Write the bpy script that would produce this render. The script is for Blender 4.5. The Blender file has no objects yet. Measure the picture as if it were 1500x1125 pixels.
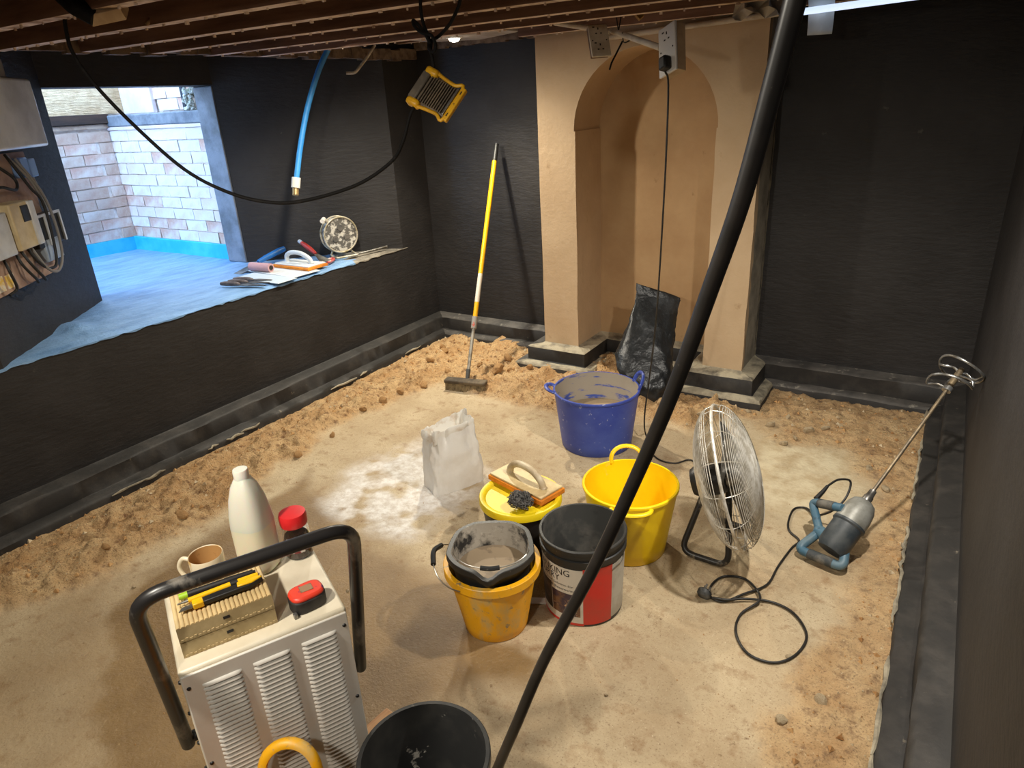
import bpy, bmesh, math, random
import numpy as np
from mathutils import Vector, Matrix

random.seed(7)
rng = np.random.default_rng(7)
SC = bpy.context.scene
COL = SC.collection
PI = math.pi

# ------------------------------------------------------------------ camera
cam_d = bpy.data.cameras.new('camera')
cam_d.lens = 24.0
cam_d.sensor_width = 36.0
cam_d.clip_start = 0.02
cam = bpy.data.objects.new('camera', cam_d)
COL.objects.link(cam)
RT = Vector((0.84689357, 0.52927517, -0.05137191))
UP = Vector((-0.1634888, 0.35108481, 0.92196034))
FW = Vector((-0.50600661, 0.77240356, -0.38386204))
cam.matrix_world = Matrix(((RT.x, UP.x, -FW.x, 0.0), (RT.y, UP.y, -FW.y, 0.0), (RT.z, UP.z, -FW.z, 1.6), (0, 0, 0, 1)))
SC.camera = cam

# ------------------------------------------------------------------ sky, lamps, exposure
vs = SC.view_settings
vs.view_transform = 'Standard'
vs.look = 'None'
vs.gamma = 1.0
vs.use_curve_mapping = False
vs.exposure = 0.0
world = bpy.data.worlds.new('daylight')
SC.world = world
world.use_nodes = True
wbg = world.node_tree.nodes['Background']
wbg.inputs['Color'].default_value = (0.42, 0.65, 1.0, 1)
wbg.inputs['Strength'].default_value = 8.8


def spot(name, loc, target, power, angle, blend, color, radius):
    d = bpy.data.lights.new(name, 'SPOT')
    d.energy = power
    d.spot_size = math.radians(angle)
    d.spot_blend = blend
    d.color = color
    d.shadow_soft_size = radius
    o = bpy.data.objects.new(name, d)
    COL.objects.link(o)
    o.location = loc
    o.rotation_euler = (Vector(target) - Vector(loc)).to_track_quat('-Z', 'Y').to_euler()
    return o


WARM = (1.0, 0.93, 0.80)
spot('downlight_lamp', (-2.59, 3.55, 1.925), (-2.2, 2.8, 0), 270, 122, 0.9, (1.0, 0.92, 0.74), 0.03)
spot('ceiling_lamp_mid', (-2.6, 2.52, 1.85), (-2.35, 2.75, 0), 74, 168, 0.6, (1.0, 0.91, 0.76), 0.03)
spot('ceiling_lamp_near', (-1.15, 0.02, 1.84), (-1.2, 0.2, 0), 78, 176, 0.3, WARM, 0.04)
spot('fill_lamp_front', (-0.45, -0.40, 1.84), (-0.6, 0.2, 0), 34, 165, 0.6, WARM, 0.05)  # unseen fill lamp, added to brighten the dehumidifier front
spot('ceiling_lamp_side', (-0.08, 1.85, 1.84), (-0.4, 2.3, 0), 118, 125, 0.9, (1.0, 0.94, 0.84), 0.03)


# ------------------------------------------------------------------ helpers
def srgb(c):
    return tuple(((x / 255.0) / 12.92 if x <= 10.31 else (((x / 255.0) + 0.055) / 1.055) ** 2.4) for x in c)


class MB:
    def __init__(self):
        self.v, self.f, self.m = [], [], []

    def add(self, verts, faces, mi=0, M=None):
        b = len(self.v)
        for p in verts:
            p = Vector(p)
            self.v.append(tuple(M @ p) if M is not None else tuple(p))
        for f in faces:
            self.f.append(tuple(b + i for i in f))
            self.m.append(mi)
        return self

    def box(self, c, s, M=None, mi=0):
        x, y, z = (k / 2 for k in s)
        vv = [(c[0] + a * x, c[1] + b * y, c[2] + d * z) for a in (-1, 1) for b in (-1, 1) for d in (-1, 1)]
        return self.add(vv, [(0, 1, 3, 2), (4, 6, 7, 5), (0, 4, 5, 1), (2, 3, 7, 6), (0, 2, 6, 4), (1, 5, 7, 3)], mi, M)

    def prism(self, poly, z0, z1, M=None, mi=0):
        n = len(poly)
        vv = [(p[0], p[1], z0) for p in poly] + [(p[0], p[1], z1) for p in poly]
        ff = [tuple(range(n - 1, -1, -1)), tuple(range(n, 2 * n))] + [(i, (i + 1) % n, n + (i + 1) % n, n + i) for i in range(n)]
        return self.add(vv, ff, mi, M)

    def lathe(self, prof, n=48, M=None, mi=0, a0=0.0, a1=2 * PI):
        full = abs(a1 - a0 - 2 * PI) < 1e-6
        k = n if full else n + 1
        vv, rows = [], []
        for r, z in prof:
            if r < 1e-6:
                rows.append([len(vv)] * k)
                vv.append((0, 0, z))
            else:
                rows.append(list(range(len(vv), len(vv) + k)))
                for i in range(k):
                    a = a0 + (a1 - a0) * i / n
                    vv.append((r * math.cos(a), r * math.sin(a), z))
        ff = []
        for j in range(len(prof) - 1):
            for i in range(n):
                i2 = (i + 1) % k
                q = [rows[j][i], rows[j][i2], rows[j + 1][i2], rows[j + 1][i]]
                q = [x for t, x in enumerate(q) if x not in q[:t]]
                if len(q) >= 3:
                    ff.append(tuple(q))
        return self.add(vv, ff, mi, M)

    def tube(self, pts, r, n=8, closed=False, mi=0, M=None, flat=None):
        pts = [Vector(p) for p in pts]
        k = len(pts)
        rs = r if isinstance(r, (list, tuple)) else [r] * k
        vv, ff = [], []
        prev = None
        for i, p in enumerate(pts):
            if closed:
                t = pts[(i + 1) % k] - pts[i - 1]
            else:
                t = pts[min(i + 1, k - 1)] - pts[max(i - 1, 0)]
            t.normalize()
            if prev is None:
                a = Vector((0, 0, 1)) if abs(t.z) < 0.9 else Vector((1, 0, 0))
            else:
                a = prev
            u = (a - t * a.dot(t)).normalized()
            w = t.cross(u)
            prev = u
            for j in range(n):
                th = 2 * PI * j / n
                fu = flat if flat else 1.0
                vv.append(tuple(p + (u * math.cos(th) * fu + w * math.sin(th)) * rs[i]))
        for i in range(k if closed else k - 1):
            i2 = (i + 1) % k
            for j in range(n):
                j2 = (j + 1) % n
                ff.append((i * n + j, i * n + j2, i2 * n + j2, i2 * n + j))
        if not closed:
            ff.append(tuple(range(n - 1, -1, -1)))
            ff.append(tuple((k - 1) * n + j for j in range(n)))
        return self.add(vv, ff, mi, M)

    def ico(self, c, r, sub=1, jit=0.0, sc=(1, 1, 1), mi=0, M=None):
        bm = bmesh.new()
        bmesh.ops.create_icosphere(bm, subdivisions=sub, radius=1.0)
        vv = []
        for q in bm.verts:
            s = r * (1 + random.uniform(-jit, jit))
            vv.append((c[0] + q.co.x * s * sc[0], c[1] + q.co.y * s * sc[1], c[2] + q.co.z * s * sc[2]))
        ff = [tuple(q.index for q in f.verts) for f in bm.faces]
        bm.free()
        return self.add(vv, ff, mi, M)

    def mesh(self, name, mats, smooth=35):
        me = bpy.data.meshes.new(name)
        me.from_pydata(self.v, [], self.f)
        for m in (mats if isinstance(mats, (list, tuple)) else [mats]):
            me.materials.append(m)
        me.polygons.foreach_set('material_index', self.m)
        bm = bmesh.new()
        bm.from_mesh(me)
        bmesh.ops.recalc_face_normals(bm, faces=bm.faces)
        bm.to_mesh(me)
        bm.free()
        if smooth:
            me.polygons.foreach_set('use_smooth', [True] * len(me.polygons))
            me.set_sharp_from_angle(angle=math.radians(smooth))
        me.update()
        return me

    def build(self, name, mats, parent=None, smooth=35, bev=0.0, segs=2, loc=None):
        o = bpy.data.objects.new(name, self.mesh(name, mats, smooth))
        COL.objects.link(o)
        if parent:
            o.parent = parent
        if loc:
            o.location = loc
        if bev:
            b = o.modifiers.new('bevel', 'BEVEL')
            b.width = bev
            b.segments = segs
            b.limit_method = 'ANGLE'
            b.angle_limit = math.radians(40)
        return o


def tag(o, label, cat, group=None):
    o['label'] = label
    o['category'] = cat
    if group:
        o['group'] = group
    return o


def thing(name, label, cat, loc=(0, 0, 0), rz=0.0, group=None, M=None):
    o = bpy.data.objects.new(name, None)
    o.empty_display_size = 0.05
    COL.objects.link(o)
    if M is not None:
        o.matrix_world = M
    else:
        o.location = loc
        o.rotation_euler = (0, 0, rz)
    return tag(o, label, cat, group)


def struct(o):
    o['kind'] = 'structure'
    return o


def link_mesh(name, me, parent=None, loc=(0, 0, 0), rot=(0, 0, 0), scale=(1, 1, 1)):
    o = bpy.data.objects.new(name, me)
    COL.objects.link(o)
    if parent:
        o.parent = parent
    o.location, o.rotation_euler, o.scale = loc, rot, scale
    return o


def spline(pts, k=6, closed=False):
    P = [Vector(p) for p in pts]
    n = len(P)
    out = []
    for i in range(n if closed else n - 1):
        if closed:
            a, b, c, d = P[i - 1], P[i], P[(i + 1) % n], P[(i + 2) % n]
        else:
            b, c = P[i], P[i + 1]
            a = P[i - 1] if i else b * 2 - c
            d = P[i + 2] if i + 2 < n else c * 2 - b
        for j in range(k):
            t = j / k
            out.append(0.5 * ((2 * b) + (c - a) * t + (2 * a - 5 * b + 4 * c - d) * t * t + (3 * b - a - 3 * c + d) * t ** 3))
    if not closed:
        out.append(P[-1])
    return out


def round_path(pts, r, k=6):
    P = [Vector(p) for p in pts]
    out = [P[0]]
    for i in range(1, len(P) - 1):
        d0, d1 = P[i - 1] - P[i], P[i + 1] - P[i]
        rr = min(r, d0.length * 0.49, d1.length * 0.49)
        a, b = P[i] + d0.normalized() * rr, P[i] + d1.normalized() * rr
        for j in range(k + 1):
            t = j / k
            out.append(a * (1 - t) ** 2 + P[i] * 2 * t * (1 - t) + b * t * t)
    out.append(P[-1])
    return out


def frame(o, x, z=None, y=None):
    """A rotation matrix with local x (and z or y) along the given directions, placed at o."""
    x = Vector(x).normalized()
    if z is not None:
        z = Vector(z)
        y = z.cross(x).normalized()
        z = x.cross(y)
    else:
        y = Vector(y)
        z = x.cross(y).normalized()
        y = z.cross(x)
    return Matrix(((x.x, y.x, z.x, o[0]), (x.y, y.y, z.y, o[1]), (x.z, y.z, z.z, o[2]), (0, 0, 0, 1)))


def zframe(o, z):
    z = Vector(z).normalized()
    a = Vector((0, 0, 1)) if abs(z.z) < 0.95 else Vector((1, 0, 0))
    x = a.cross(z).normalized()
    return frame(o, x, z=z)


# ---- numpy noise used for relief in the meshes
_tab = rng.random((64, 64))


def vnoise(x, y):
    xi, yi = np.floor(x).astype(int), np.floor(y).astype(int)
    fx, fy = x - xi, y - yi
    fx, fy = fx * fx * (3 - 2 * fx), fy * fy * (3 - 2 * fy)
    g = lambda a, b: _tab[a % 64, b % 64]
    return (g(xi, yi) * (1 - fx) + g(xi + 1, yi) * fx) * (1 - fy) + (g(xi, yi + 1) * (1 - fx) + g(xi + 1, yi + 1) * fx) * fy


def fbm(x, y, oct=4, gain=0.5):
    s, a, t = 0, 1.0, 0
    for i in range(oct):
        s = s + a * vnoise(x * 2 ** i + 13.7 * i, y * 2 ** i + 7.3 * i)
        t += a
        a *= gain
    return s / t


# ---- materials
def mat(name, col, rough=0.6, metal=0.0, col2=None, scale=6.0, lo=0.42, hi=0.62, detail=6.0, col3=None, scale3=20.0, lo3=0.55, hi3=0.62,
        bump=0.0, bscale=60.0, bdist=0.004, rough2=None, coat=0.0, trans=0.0, emit=None, strength=0.0, sss=0.0, stretch=None, spec=0.5, bstretch=None):
    m = bpy.data.materials.new(name)
    m.use_nodes = True
    nt = m.node_tree
    N, L = nt.nodes, nt.links
    b = N['Principled BSDF']
    c = srgb(col) + (1,)
    b.inputs['Base Color'].default_value = c
    b.inputs['Roughness'].default_value = rough
    b.inputs['Metallic'].default_value = metal
    b.inputs['Coat Weight'].default_value = coat
    b.inputs['Transmission Weight'].default_value = trans
    b.inputs['Specular IOR Level'].default_value = spec
    if sss:
        b.inputs['Subsurface Weight'].default_value = sss
        b.inputs['Subsurface Scale'].default_value = 0.02
    if emit:
        b.inputs['Emission Color'].default_value = srgb(emit) + (1,)
        b.inputs['Emission Strength'].default_value = strength
    if col2 is None and col3 is None and not bump:
        return m
    tc = N.new('ShaderNodeTexCoord')

    def vec(st):
        if not st:
            return tc.outputs['Object']
        mp = N.new('ShaderNodeMapping')
        mp.inputs['Scale'].default_value = st
        L.new(tc.outputs['Object'], mp.inputs['Vector'])
        return mp.outputs['Vector']

    def noise(sc, det, st=None):
        n = N.new('ShaderNodeTexNoise')
        n.inputs['Scale'].default_value = sc
        n.inputs['Detail'].default_value = det
        n.inputs['Roughness'].default_value = 0.62
        L.new(vec(st), n.inputs['Vector'])
        return n.outputs['Fac']

    def ramp(sock, a, c):
        r = N.new('ShaderNodeMapRange')
        r.inputs['From Min'].default_value = a
        r.inputs['From Max'].default_value = c
        L.new(sock, r.inputs['Value'])
        return r.outputs['Result']

    cur = None
    if col2 is not None:
        f = ramp(noise(scale, detail, stretch), lo, hi)
        mx = N.new('ShaderNodeMix')
        mx.data_type = 'RGBA'
        mx.inputs['A'].default_value = c
        mx.inputs['B'].default_value = srgb(col2) + (1,)
        L.new(f, mx.inputs['Factor'])
        cur = mx.outputs['Result']
        if rough2 is not None:
            rr = N.new('ShaderNodeMapRange')
            rr.inputs['To Min'].default_value = rough
            rr.inputs['To Max'].default_value = rough2
            L.new(f, rr.inputs['Value'])
            L.new(rr.outputs['Result'], b.inputs['Roughness'])
    if col3 is not None:
        f = ramp(noise(scale3, 8.0), lo3, hi3)
        mx = N.new('ShaderNodeMix')
        mx.data_type = 'RGBA'
        if cur is not None:
            L.new(cur, mx.inputs['A'])
        else:
            mx.inputs['A'].default_value = c
        mx.inputs['B'].default_value = srgb(col3) + (1,)
        L.new(f, mx.inputs['Factor'])
        cur = mx.outputs['Result']
    if cur is not None:
        L.new(cur, b.inputs['Base Color'])
    if bump:
        bp = N.new('ShaderNodeBump')
        bp.inputs['Strength'].default_value = bump
        bp.inputs['Distance'].default_value = bdist
        L.new(noise(bscale, 5.0, bstretch), bp.inputs['Height'])
        L.new(bp.outputs['Normal'], b.inputs['Normal'])
    return m


MT = {}
MT['black_wall'] = mat('black_tanking', (36, 34, 34), 0.62, col2=(48, 46, 46), scale=3, lo=0.4, hi=0.7, col3=(84, 80, 74), scale3=14, lo3=0.70, hi3=0.80,
                       bump=0.35, bscale=26, bdist=0.012, bstretch=(0.6, 0.6, 2.0), spec=0.4)
MT['black_fillet'] = mat('black_fillet', (42, 40, 38), 0.65, col2=(64, 60, 56), scale=9, lo=0.46, hi=0.72, col3=(140, 130, 114), scale3=24, lo3=0.68, hi3=0.78, bump=0.3, bscale=24, bdist=0.008)
MT['jamb'] = mat('jamb_tanking_daylit', (126, 132, 142), 0.5, col2=(92, 96, 102), scale=7, lo=0.4, hi=0.65, bump=0.6, bscale=22, bdist=0.012)  # tanking paler than the walls: blue daylight put into the colour
MT['pale_fillet'] = mat('dusty_fillet', (168, 158, 136), 0.75, col2=(104, 98, 86), scale=10, lo=0.45, hi=0.66, bump=0.6, bscale=45, bdist=0.01)
MT['render'] = mat('tan_render', (204, 178, 144), 0.85, col2=(190, 162, 128), scale=3, lo=0.35, hi=0.7, col3=(164, 134, 100), scale3=9, lo3=0.66, hi3=0.8, bump=0.35, bscale=34, bdist=0.006)
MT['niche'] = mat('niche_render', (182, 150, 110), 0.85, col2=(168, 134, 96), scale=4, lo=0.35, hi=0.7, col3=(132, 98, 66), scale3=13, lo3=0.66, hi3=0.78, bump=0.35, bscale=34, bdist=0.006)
MT['sill'] = mat('sill_slurry_sky_tint', (134, 172, 212), 0.42, col2=(104, 142, 186), scale=6, lo=0.38, hi=0.66, col3=(100, 124, 150), scale3=14, lo3=0.66, hi3=0.78, bump=0.6, bscale=18, bdist=0.012,  # blue of the sky light painted into the slurry colour
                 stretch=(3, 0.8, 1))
MT['joist'] = mat('joist_wood', (150, 112, 90), 0.85, col2=(104, 74, 58), scale=5, stretch=(0.4, 4, 4), lo=0.35, hi=0.65, bump=0.3, bscale=30)
MT['joist_face'] = mat('joist_plaster_edge', (228, 208, 190), 0.9, col2=(150, 120, 98), scale=12, lo=0.45, hi=0.66)
MT['boards'] = mat('floorboards_under', (104, 78, 58), 0.9, col2=(68, 50, 38), scale=6, stretch=(4, 0.4, 1))


# ------------------------------------------------------------------ setting: floor with rubble margins
def poly_sdf(px, py, poly):
    d = np.full(px.shape, 1e9)
    ins = np.zeros(px.shape, bool)
    n = len(poly)
    for i in range(n):
        x0, y0 = poly[i]
        x1, y1 = poly[(i + 1) % n]
        ex, ey = x1 - x0, y1 - y0
        t = np.clip(((px - x0) * ex + (py - y0) * ey) / (ex * ex + ey * ey + 1e-12), 0, 1)
        d = np.minimum(d, np.hypot(px - x0 - t * ex, py - y0 - t * ey))
        c = ((y0 > py) != (y1 > py)) & (px < (x1 - x0) * (py - y0) / (y1 - y0 + 1e-12) + x0)
        ins ^= c
    return np.where(ins, d, -d)


def sstep(x, a, b):
    t = np.clip((x - a) / (b - a), 0, 1)
    return t * t * (3 - 2 * t)


P_DIRT_L = [(-3.4, -1.5), (-2.62, -1.5), (-2.63, 0.62), (-2.54, 0.86), (-2.53, 1.22), (-2.5, 1.5), (-2.62, 2.05), (-2.60, 2.37), (-2.6, 2.67), (-2.5, 3.0), (-2.15, 3.02),
            (-1.89, 2.98), (-1.64, 3.02), (-1.5, 3.1), (-1.2, 3.12), (-0.95, 3.02), (-0.8, 3.25), (-0.8, 4.2), (-3.4, 4.2)]
P_DIRT_R = [(-0.85, 4.2), (-0.8, 3.38), (-0.66, 3.32), (-0.52, 3.14), (-0.24, 3.2), (-0.07, 2.88), (-0.09, 2.25), (-0.14, 1.95), (-0.16, 1.68), (-0.15, 1.36), (-0.12, -1.5), (0.6, -1.5), (0.6, 4.2)]
P_WET = [(-2.30, 0.75), (-2.42, 1.0), (-2.42, 1.43), (-2.42, 1.74), (-2.44, 1.9), (-2.2, 1.74), (-2.0, 1.66), (-1.88, 1.6), (-1.71, 1.6), (-1.46, 1.62), (-1.25, 1.5), (-1.04, 1.36), (-0.94, 1.4),
         (-0.86, 1.36), (-0.9, 1.25), (-1.01, 1.2), (-1.06, 1.0), (-1.03, 0.8), (-1.2, 0.5), (-1.7, 0.50)]
P_DUST = [(-2.14, 1.69), (-2.27, 1.95), (-2.2, 2.2), (-2.12, 2.35), (-1.7, 2.2), (-1.6, 1.9), (-1.56, 1.66), (-1.78, 1.6)]
P_PALE = [(-0.58, 3.05), (-0.28, 3.15), (-0.17, 2.92), (-0.25, 2.55), (-0.48, 2.5)]


def floor_height(X, Y):
    wob = (fbm(X * 5, Y * 5, 4) - 0.5) * 0.22
    dl = poly_sdf(X, Y, P_DIRT_L) + wob
    dr = poly_sdf(X, Y, P_DIRT_R) + wob
    dirt = np.maximum(sstep(dl, -0.03, 0.05), 0.8 * sstep(dr, -0.06, 0.06))
    lump = fbm(X * 11, Y * 11, 5, 0.6)
    ridge = 1 - np.abs(2 * fbm(X * 7 + 31, Y * 7 + 5, 4, 0.55) - 1)
    fine = fbm(X * 34 + 9, Y * 34, 3)
    step = np.floor(lump * 9) / 9
    hl = sstep(dl, -0.03, 0.10) * (0.028 + 0.085 * (0.55 * lump + 0.45 * step - 0.40) + 0.03 * (ridge - 0.7) + 0.030 * (fine - 0.5))
    edge = np.exp(-((dl - 0.11) / 0.055) ** 2)                       # the broken lip of the dug margin
    hl = hl + edge * (0.016 + 0.075 * (fbm(X * 14, Y * 14 + 3, 4, 0.65) - 0.47))
    hr = sstep(dr, -0.06, 0.14) * (0.010 + 0.034 * (lump - 0.45) + 0.026 * (fine - 0.5))
    slab = 0.004 * (fbm(X * 3, Y * 3, 3) - 0.5)
    hl = hl * (0.35 + 0.65 * sstep(X, -3.02, -2.88))
    near_l = np.clip(hl, -0.01, 0.11)
    return slab + np.maximum(near_l, np.clip(hr, -0.01, 0.05)), dirt, dl, dr


def build_floor():
    nx, ny = 300, 470
    xs = np.linspace(-3.14, 0.19, nx)
    ys = np.linspace(-1.28, 3.96, ny)
    X, Y = np.meshgrid(xs, ys)
    H, dirt, dl, dr = floor_height(X, Y)
    wob = (fbm(X * 4 + 3, Y * 4, 5) - 0.5) * 0.35
    damp = 0.5 * sstep(poly_sdf(X, Y, [(-2.6, -.8), (-2.6, 1.0), (-1.2, .9), (-1.0, .3), (-1.0, -.8)]) + wob, -.15, .25)
    wet = sstep(poly_sdf(X, Y, P_WET) + wob * 0.8, -0.05, 0.05)
    dust = sstep(poly_sdf(X, Y, P_DUST) + wob * 0.9, -0.10, 0.12) * sstep(fbm(X * 9, Y * 9, 4), 0.30, 0.50)
    pale = sstep(poly_sdf(X, Y, P_PALE) + wob, -0.15, 0.10)
    verts = np.stack([X, Y, H], -1).reshape(-1, 3)
    idx = np.arange(nx * ny).reshape(ny, nx)
    faces = np.stack([idx[:-1, :-1], idx[:-1, 1:], idx[1:, 1:], idx[1:, :-1]], -1).reshape(-1, 4)
    me = bpy.data.meshes.new('floor')
    me.from_pydata(verts.tolist(), [], faces.tolist())
    me.polygons.foreach_set('use_smooth', [True] * len(me.polygons))
    for nm, arr in (('dirt', dirt), ('wet', np.maximum(wet, damp) * (1 - dirt)), ('dust', dust * (1 - dirt)), ('pale', pale)):
        at = me.attributes.new(nm, 'FLOAT', 'POINT')
        at.data.foreach_set('value', arr.reshape(-1).astype(np.float32))
    m = bpy.data.materials.new('concrete_and_earth')
    m.use_nodes = True
    nt = m.node_tree
    N, L = nt.nodes, nt.links
    b = N['Principled BSDF']
    tc = N.new('ShaderNodeTexCoord')

    def noise(sc, det=6):
        n = N.new('ShaderNodeTexNoise')
        n.inputs['Scale'].default_value = sc
        n.inputs['Detail'].default_value = det
        n.inputs['Roughness'].default_value = 0.65
        L.new(tc.outputs['Object'], n.inputs['Vector'])
        return n.outputs['Fac']

    def rng_(s, a, c):
        r = N.new('ShaderNodeMapRange')
        r.inputs['From Min'].default_value = a
        r.inputs['From Max'].default_value = c
        L.new(s, r.inputs['Value'])
        return r.outputs['Result']

    def mix(f, a, c):
        x = N.new('ShaderNodeMix')
        x.data_type = 'RGBA'
        for s, k in ((a, 'A'), (c, 'B')):
            if isinstance(s, tuple):
                x.inputs[k].default_value = srgb(s) + (1,)
            else:
                L.new(s, x.inputs[k])
        L.new(f, x.inputs['Factor'])
        return x.outputs['Result']

    def attr(nm):
        a = N.new('ShaderNodeAttribute')
        a.attribute_name = nm
        return a.outputs['Fac']

    slab = mix(rng_(noise(3.5), 0.38, 0.66), (172, 150, 118), (200, 182, 150))
    slab = mix(rng_(noise(14, 9), 0.52, 0.72), slab, (146, 116, 82))
    slab = mix(rng_(noise(48, 8), 0.60, 0.72), slab, (124, 98, 70))
    slab = mix(rng_(noise(190, 6), 0.56, 0.70), slab, (132, 106, 76))
    slab = mix(rng_(noise(140, 7), 0.62, 0.72), slab, (222, 206, 176))
    dry = mix(attr('pale'), slab, mix(rng_(noise(12), 0.4, 0.65), (218, 204, 172), (190, 168, 132)))
    wetc = mix(rng_(noise(5), 0.36, 0.68), (128, 102, 66), (152, 124, 84))
    wetc = mix(rng_(noise(60, 5), 0.62, 0.72), wetc, (176, 150, 112))
    c = mix(attr('wet'), dry, wetc)
    c = mix(attr('dust'), c, mix(rng_(noise(26), 0.4, 0.66), (232, 228, 222), (198, 186, 172)))
    earth = mix(rng_(noise(6), 0.36, 0.66), (184, 144, 96), (208, 176, 130))
    earth = mix(rng_(noise(26, 9), 0.52, 0.68), earth, (120, 84, 52))
    earth = mix(rng_(noise(75, 6), 0.60, 0.70), earth, (214, 190, 150))
    earth = mix(rng_(noise(180, 6), 0.54, 0.68), earth, (110, 78, 50))
    c = mix(attr('dirt'), c, earth)
    L.new(c, b.inputs['Base Color'])
    rr = N.new('ShaderNodeMapRange')
    rr.inputs['To Min'].default_value = 0.85
    rr.inputs['To Max'].default_value = 0.34
    L.new(attr('wet'), rr.inputs['Value'])
    L.new(rr.outputs['Result'], b.inputs['Roughness'])
    bp = N.new('ShaderNodeBump')
    bp.inputs['Strength'].default_value = 0.8
    bp.inputs['Distance'].default_value = 0.006
    L.new(noise(70, 8), bp.inputs['Height'])
    bp2 = N.new('ShaderNodeBump')
    bp2.inputs['Distance'].default_value = 0.02
    ml = N.new('ShaderNodeMath')
    ml.operation = 'MULTIPLY'
    ml.inputs[1].default_value = 1.0
    L.new(attr('dirt'), ml.inputs[0])
    L.new(ml.outputs[0], bp2.inputs['Strength'])
    L.new(noise(34, 9), bp2.inputs['Height'])
    L.new(bp.outputs['Normal'], bp2.inputs['Normal'])
    L.new(bp2.outputs['Normal'], b.inputs['Normal'])
    me.materials.append(m)
    o = bpy.data.objects.new('floor', me)
    COL.objects.link(o)
    struct(o)
    return o


floor = build_floor()


def gz(x, y):
    return float(floor_height(np.array([[x]]), np.array([[y]]))[0][0, 0])


MT['stone'] = mat('earth_clod', (196, 156, 106), 0.95, col2=(160, 116, 70), scale=14, lo=0.4, hi=0.65, bump=0.7, bscale=40, bdist=0.01)
MT['chalk'] = mat('broken_mortar', (206, 190, 160), 0.95, col2=(170, 142, 104), scale=18, bump=0.7, bscale=40, bdist=0.008)


def stones():
    # clods one can pick out singly: parts of the floor
    kinds = []
    for k in range(5):
        kinds.append(MB().ico((0, 0, 0), 1.0, 2, 0.16, (1, 0.8, 0.6)).mesh('stone', MT['chalk'] if k > 2 else MT['stone'], smooth=0))
    spots = [(-2.63, 2.79, .035), (-2.62, 2.63, .028), (-2.57, 2.94, .03), (-2.24, 3.27, .05), (-2.28, 3.45, .04), (-2.79, 3.44, .03), (-2.66, 2.5, .026), (-2.60, 2.2, .022),
             (-2.58, 1.95, .024), (-2.52, 1.6, .022), (-2.56, 1.3, .028), (-2.6, 1.0, .022), (-2.2, 3.35, .03), (-2.1, 3.42, .024), (-1.95, 3.2, .022), (-1.8, 3.22, .02), (-2.4, 3.3, .022),
             (-2.72, 3.2, .03), (-2.85, 3.5, .026), (-2.52, 3.12, .024)]
    for i, (x, y, r) in enumerate(spots):
        link_mesh('stone', kinds[i % 3], floor, (x, y, gz(x, y) + r * 0.2), (random.random(), random.random(), random.random() * 6), (r, r, r))
    spots = [(-0.61, 3.3, .028), (-0.43, 3.3, .03), (-0.51, 3.13, .024), (-0.36, 3.36, .022), (-0.55, 3.42, .02), (-0.47, 3.2, .018), (-0.3, 3.42, .018), (-0.2, 1.75, .012), (-0.17, 1.5, .018), (-0.09, 1.62, .02),
             (-0.44, 2.0, .007), (-1.3, 2.75, .008), (-0.62, 1.35, .007), (-1.62, 1.32, .008), (-0.94, 3.2, .022), (-0.75, 3.42, .02), (-2.35, 0.95, .009), (-0.05, 2.9, .022), (-0.13, 3.05, .018)]
    for i, (x, y, r) in enumerate(spots):
        link_mesh('stone', kinds[3 + i % 2], floor, (x, y, gz(x, y) + r * 0.25), (random.random(), random.random(), random.random() * 6), (r, r, r * 0.8))
    # the uncountable crumbs: one part
    n = 16000
    X = rng.uniform(-3.05, 0.12, n)
    Y = rng.uniform(-0.6, 3.75, n)
    H, dirt, dl, dr = floor_height(X[None], Y[None])
    keep = (rng.random(n) < np.clip(dirt[0] * 0.9 + 0.03, 0, 1))
    mb = MB()
    base = [(0, 0, 1), (0.9, 0, -0.2), (-0.5, 0.8, -0.2), (-0.5, -0.8, -0.2), (0.1, 0.1, -0.9)]
    bf = [(0, 1, 2), (0, 2, 3), (0, 3, 1), (4, 2, 1), (4, 3, 2), (4, 1, 3)]
    for x, y, h_, d in zip(X[keep], Y[keep], H[0][keep], dirt[0][keep]):
        s = random.uniform(0.002, 0.0055) if random.random() < 0.86 else random.uniform(0.006, 0.015)
        if d < 0.5:
            s = random.uniform(0.0015, 0.0035)
        a = random.random() * 6.3
        ca, sa = math.cos(a), math.sin(a)
        mb.add([(x + s * (q[0] * ca - q[1] * sa) * random.uniform(.7, 1.3), y + s * (q[0] * sa + q[1] * ca), h_ + s * 0.25 + s * 0.75 * q[2]) for q in base], bf, 1 if random.random() < .3 else 0)
    o = mb.build('rubble', [MT['stone'], MT['chalk']], floor, smooth=0)
    o['kind'] = 'stuff'


stones()

# ------------------------------------------------------------------ setting: walls
XL, YB, XR = -3.16, 3.888, 0.20
ZS, ZC = 0.705, 2.05
wl = MB()
wl.prism([(XL, -1.3), (XL, YB + .1), (XL - .25, YB + .1), (XL - .25, -1.3)], -.05, ZS - .012)
wl.prism([(XL, -1.3), (XL, 1.07), (-3.855, 1.856), (-4.04, 1.856), (-4.04, -1.3)], ZS - .012, ZC)
wl.prism([(XL, YB + .1), (XL, 3.553), (-3.855, 2.817), (-4.04, 2.817), (-4.04, YB + .1)], ZS - .012, ZC)
wl.box((-3.9475, 2.3365, (1.772 + ZC) / 2), (.185, .97, ZC - 1.772))
wall_left = struct(wl.build('wall_left', MT['black_wall'], smooth=20))
# paler skin on the window jamb, its daylight painted into the colour
struct(MB().box((-3.9475, 2.8125, 1.238), (.178, .012, 1.06)).build('trim_1', MT['jamb'], bev=.004))

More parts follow.
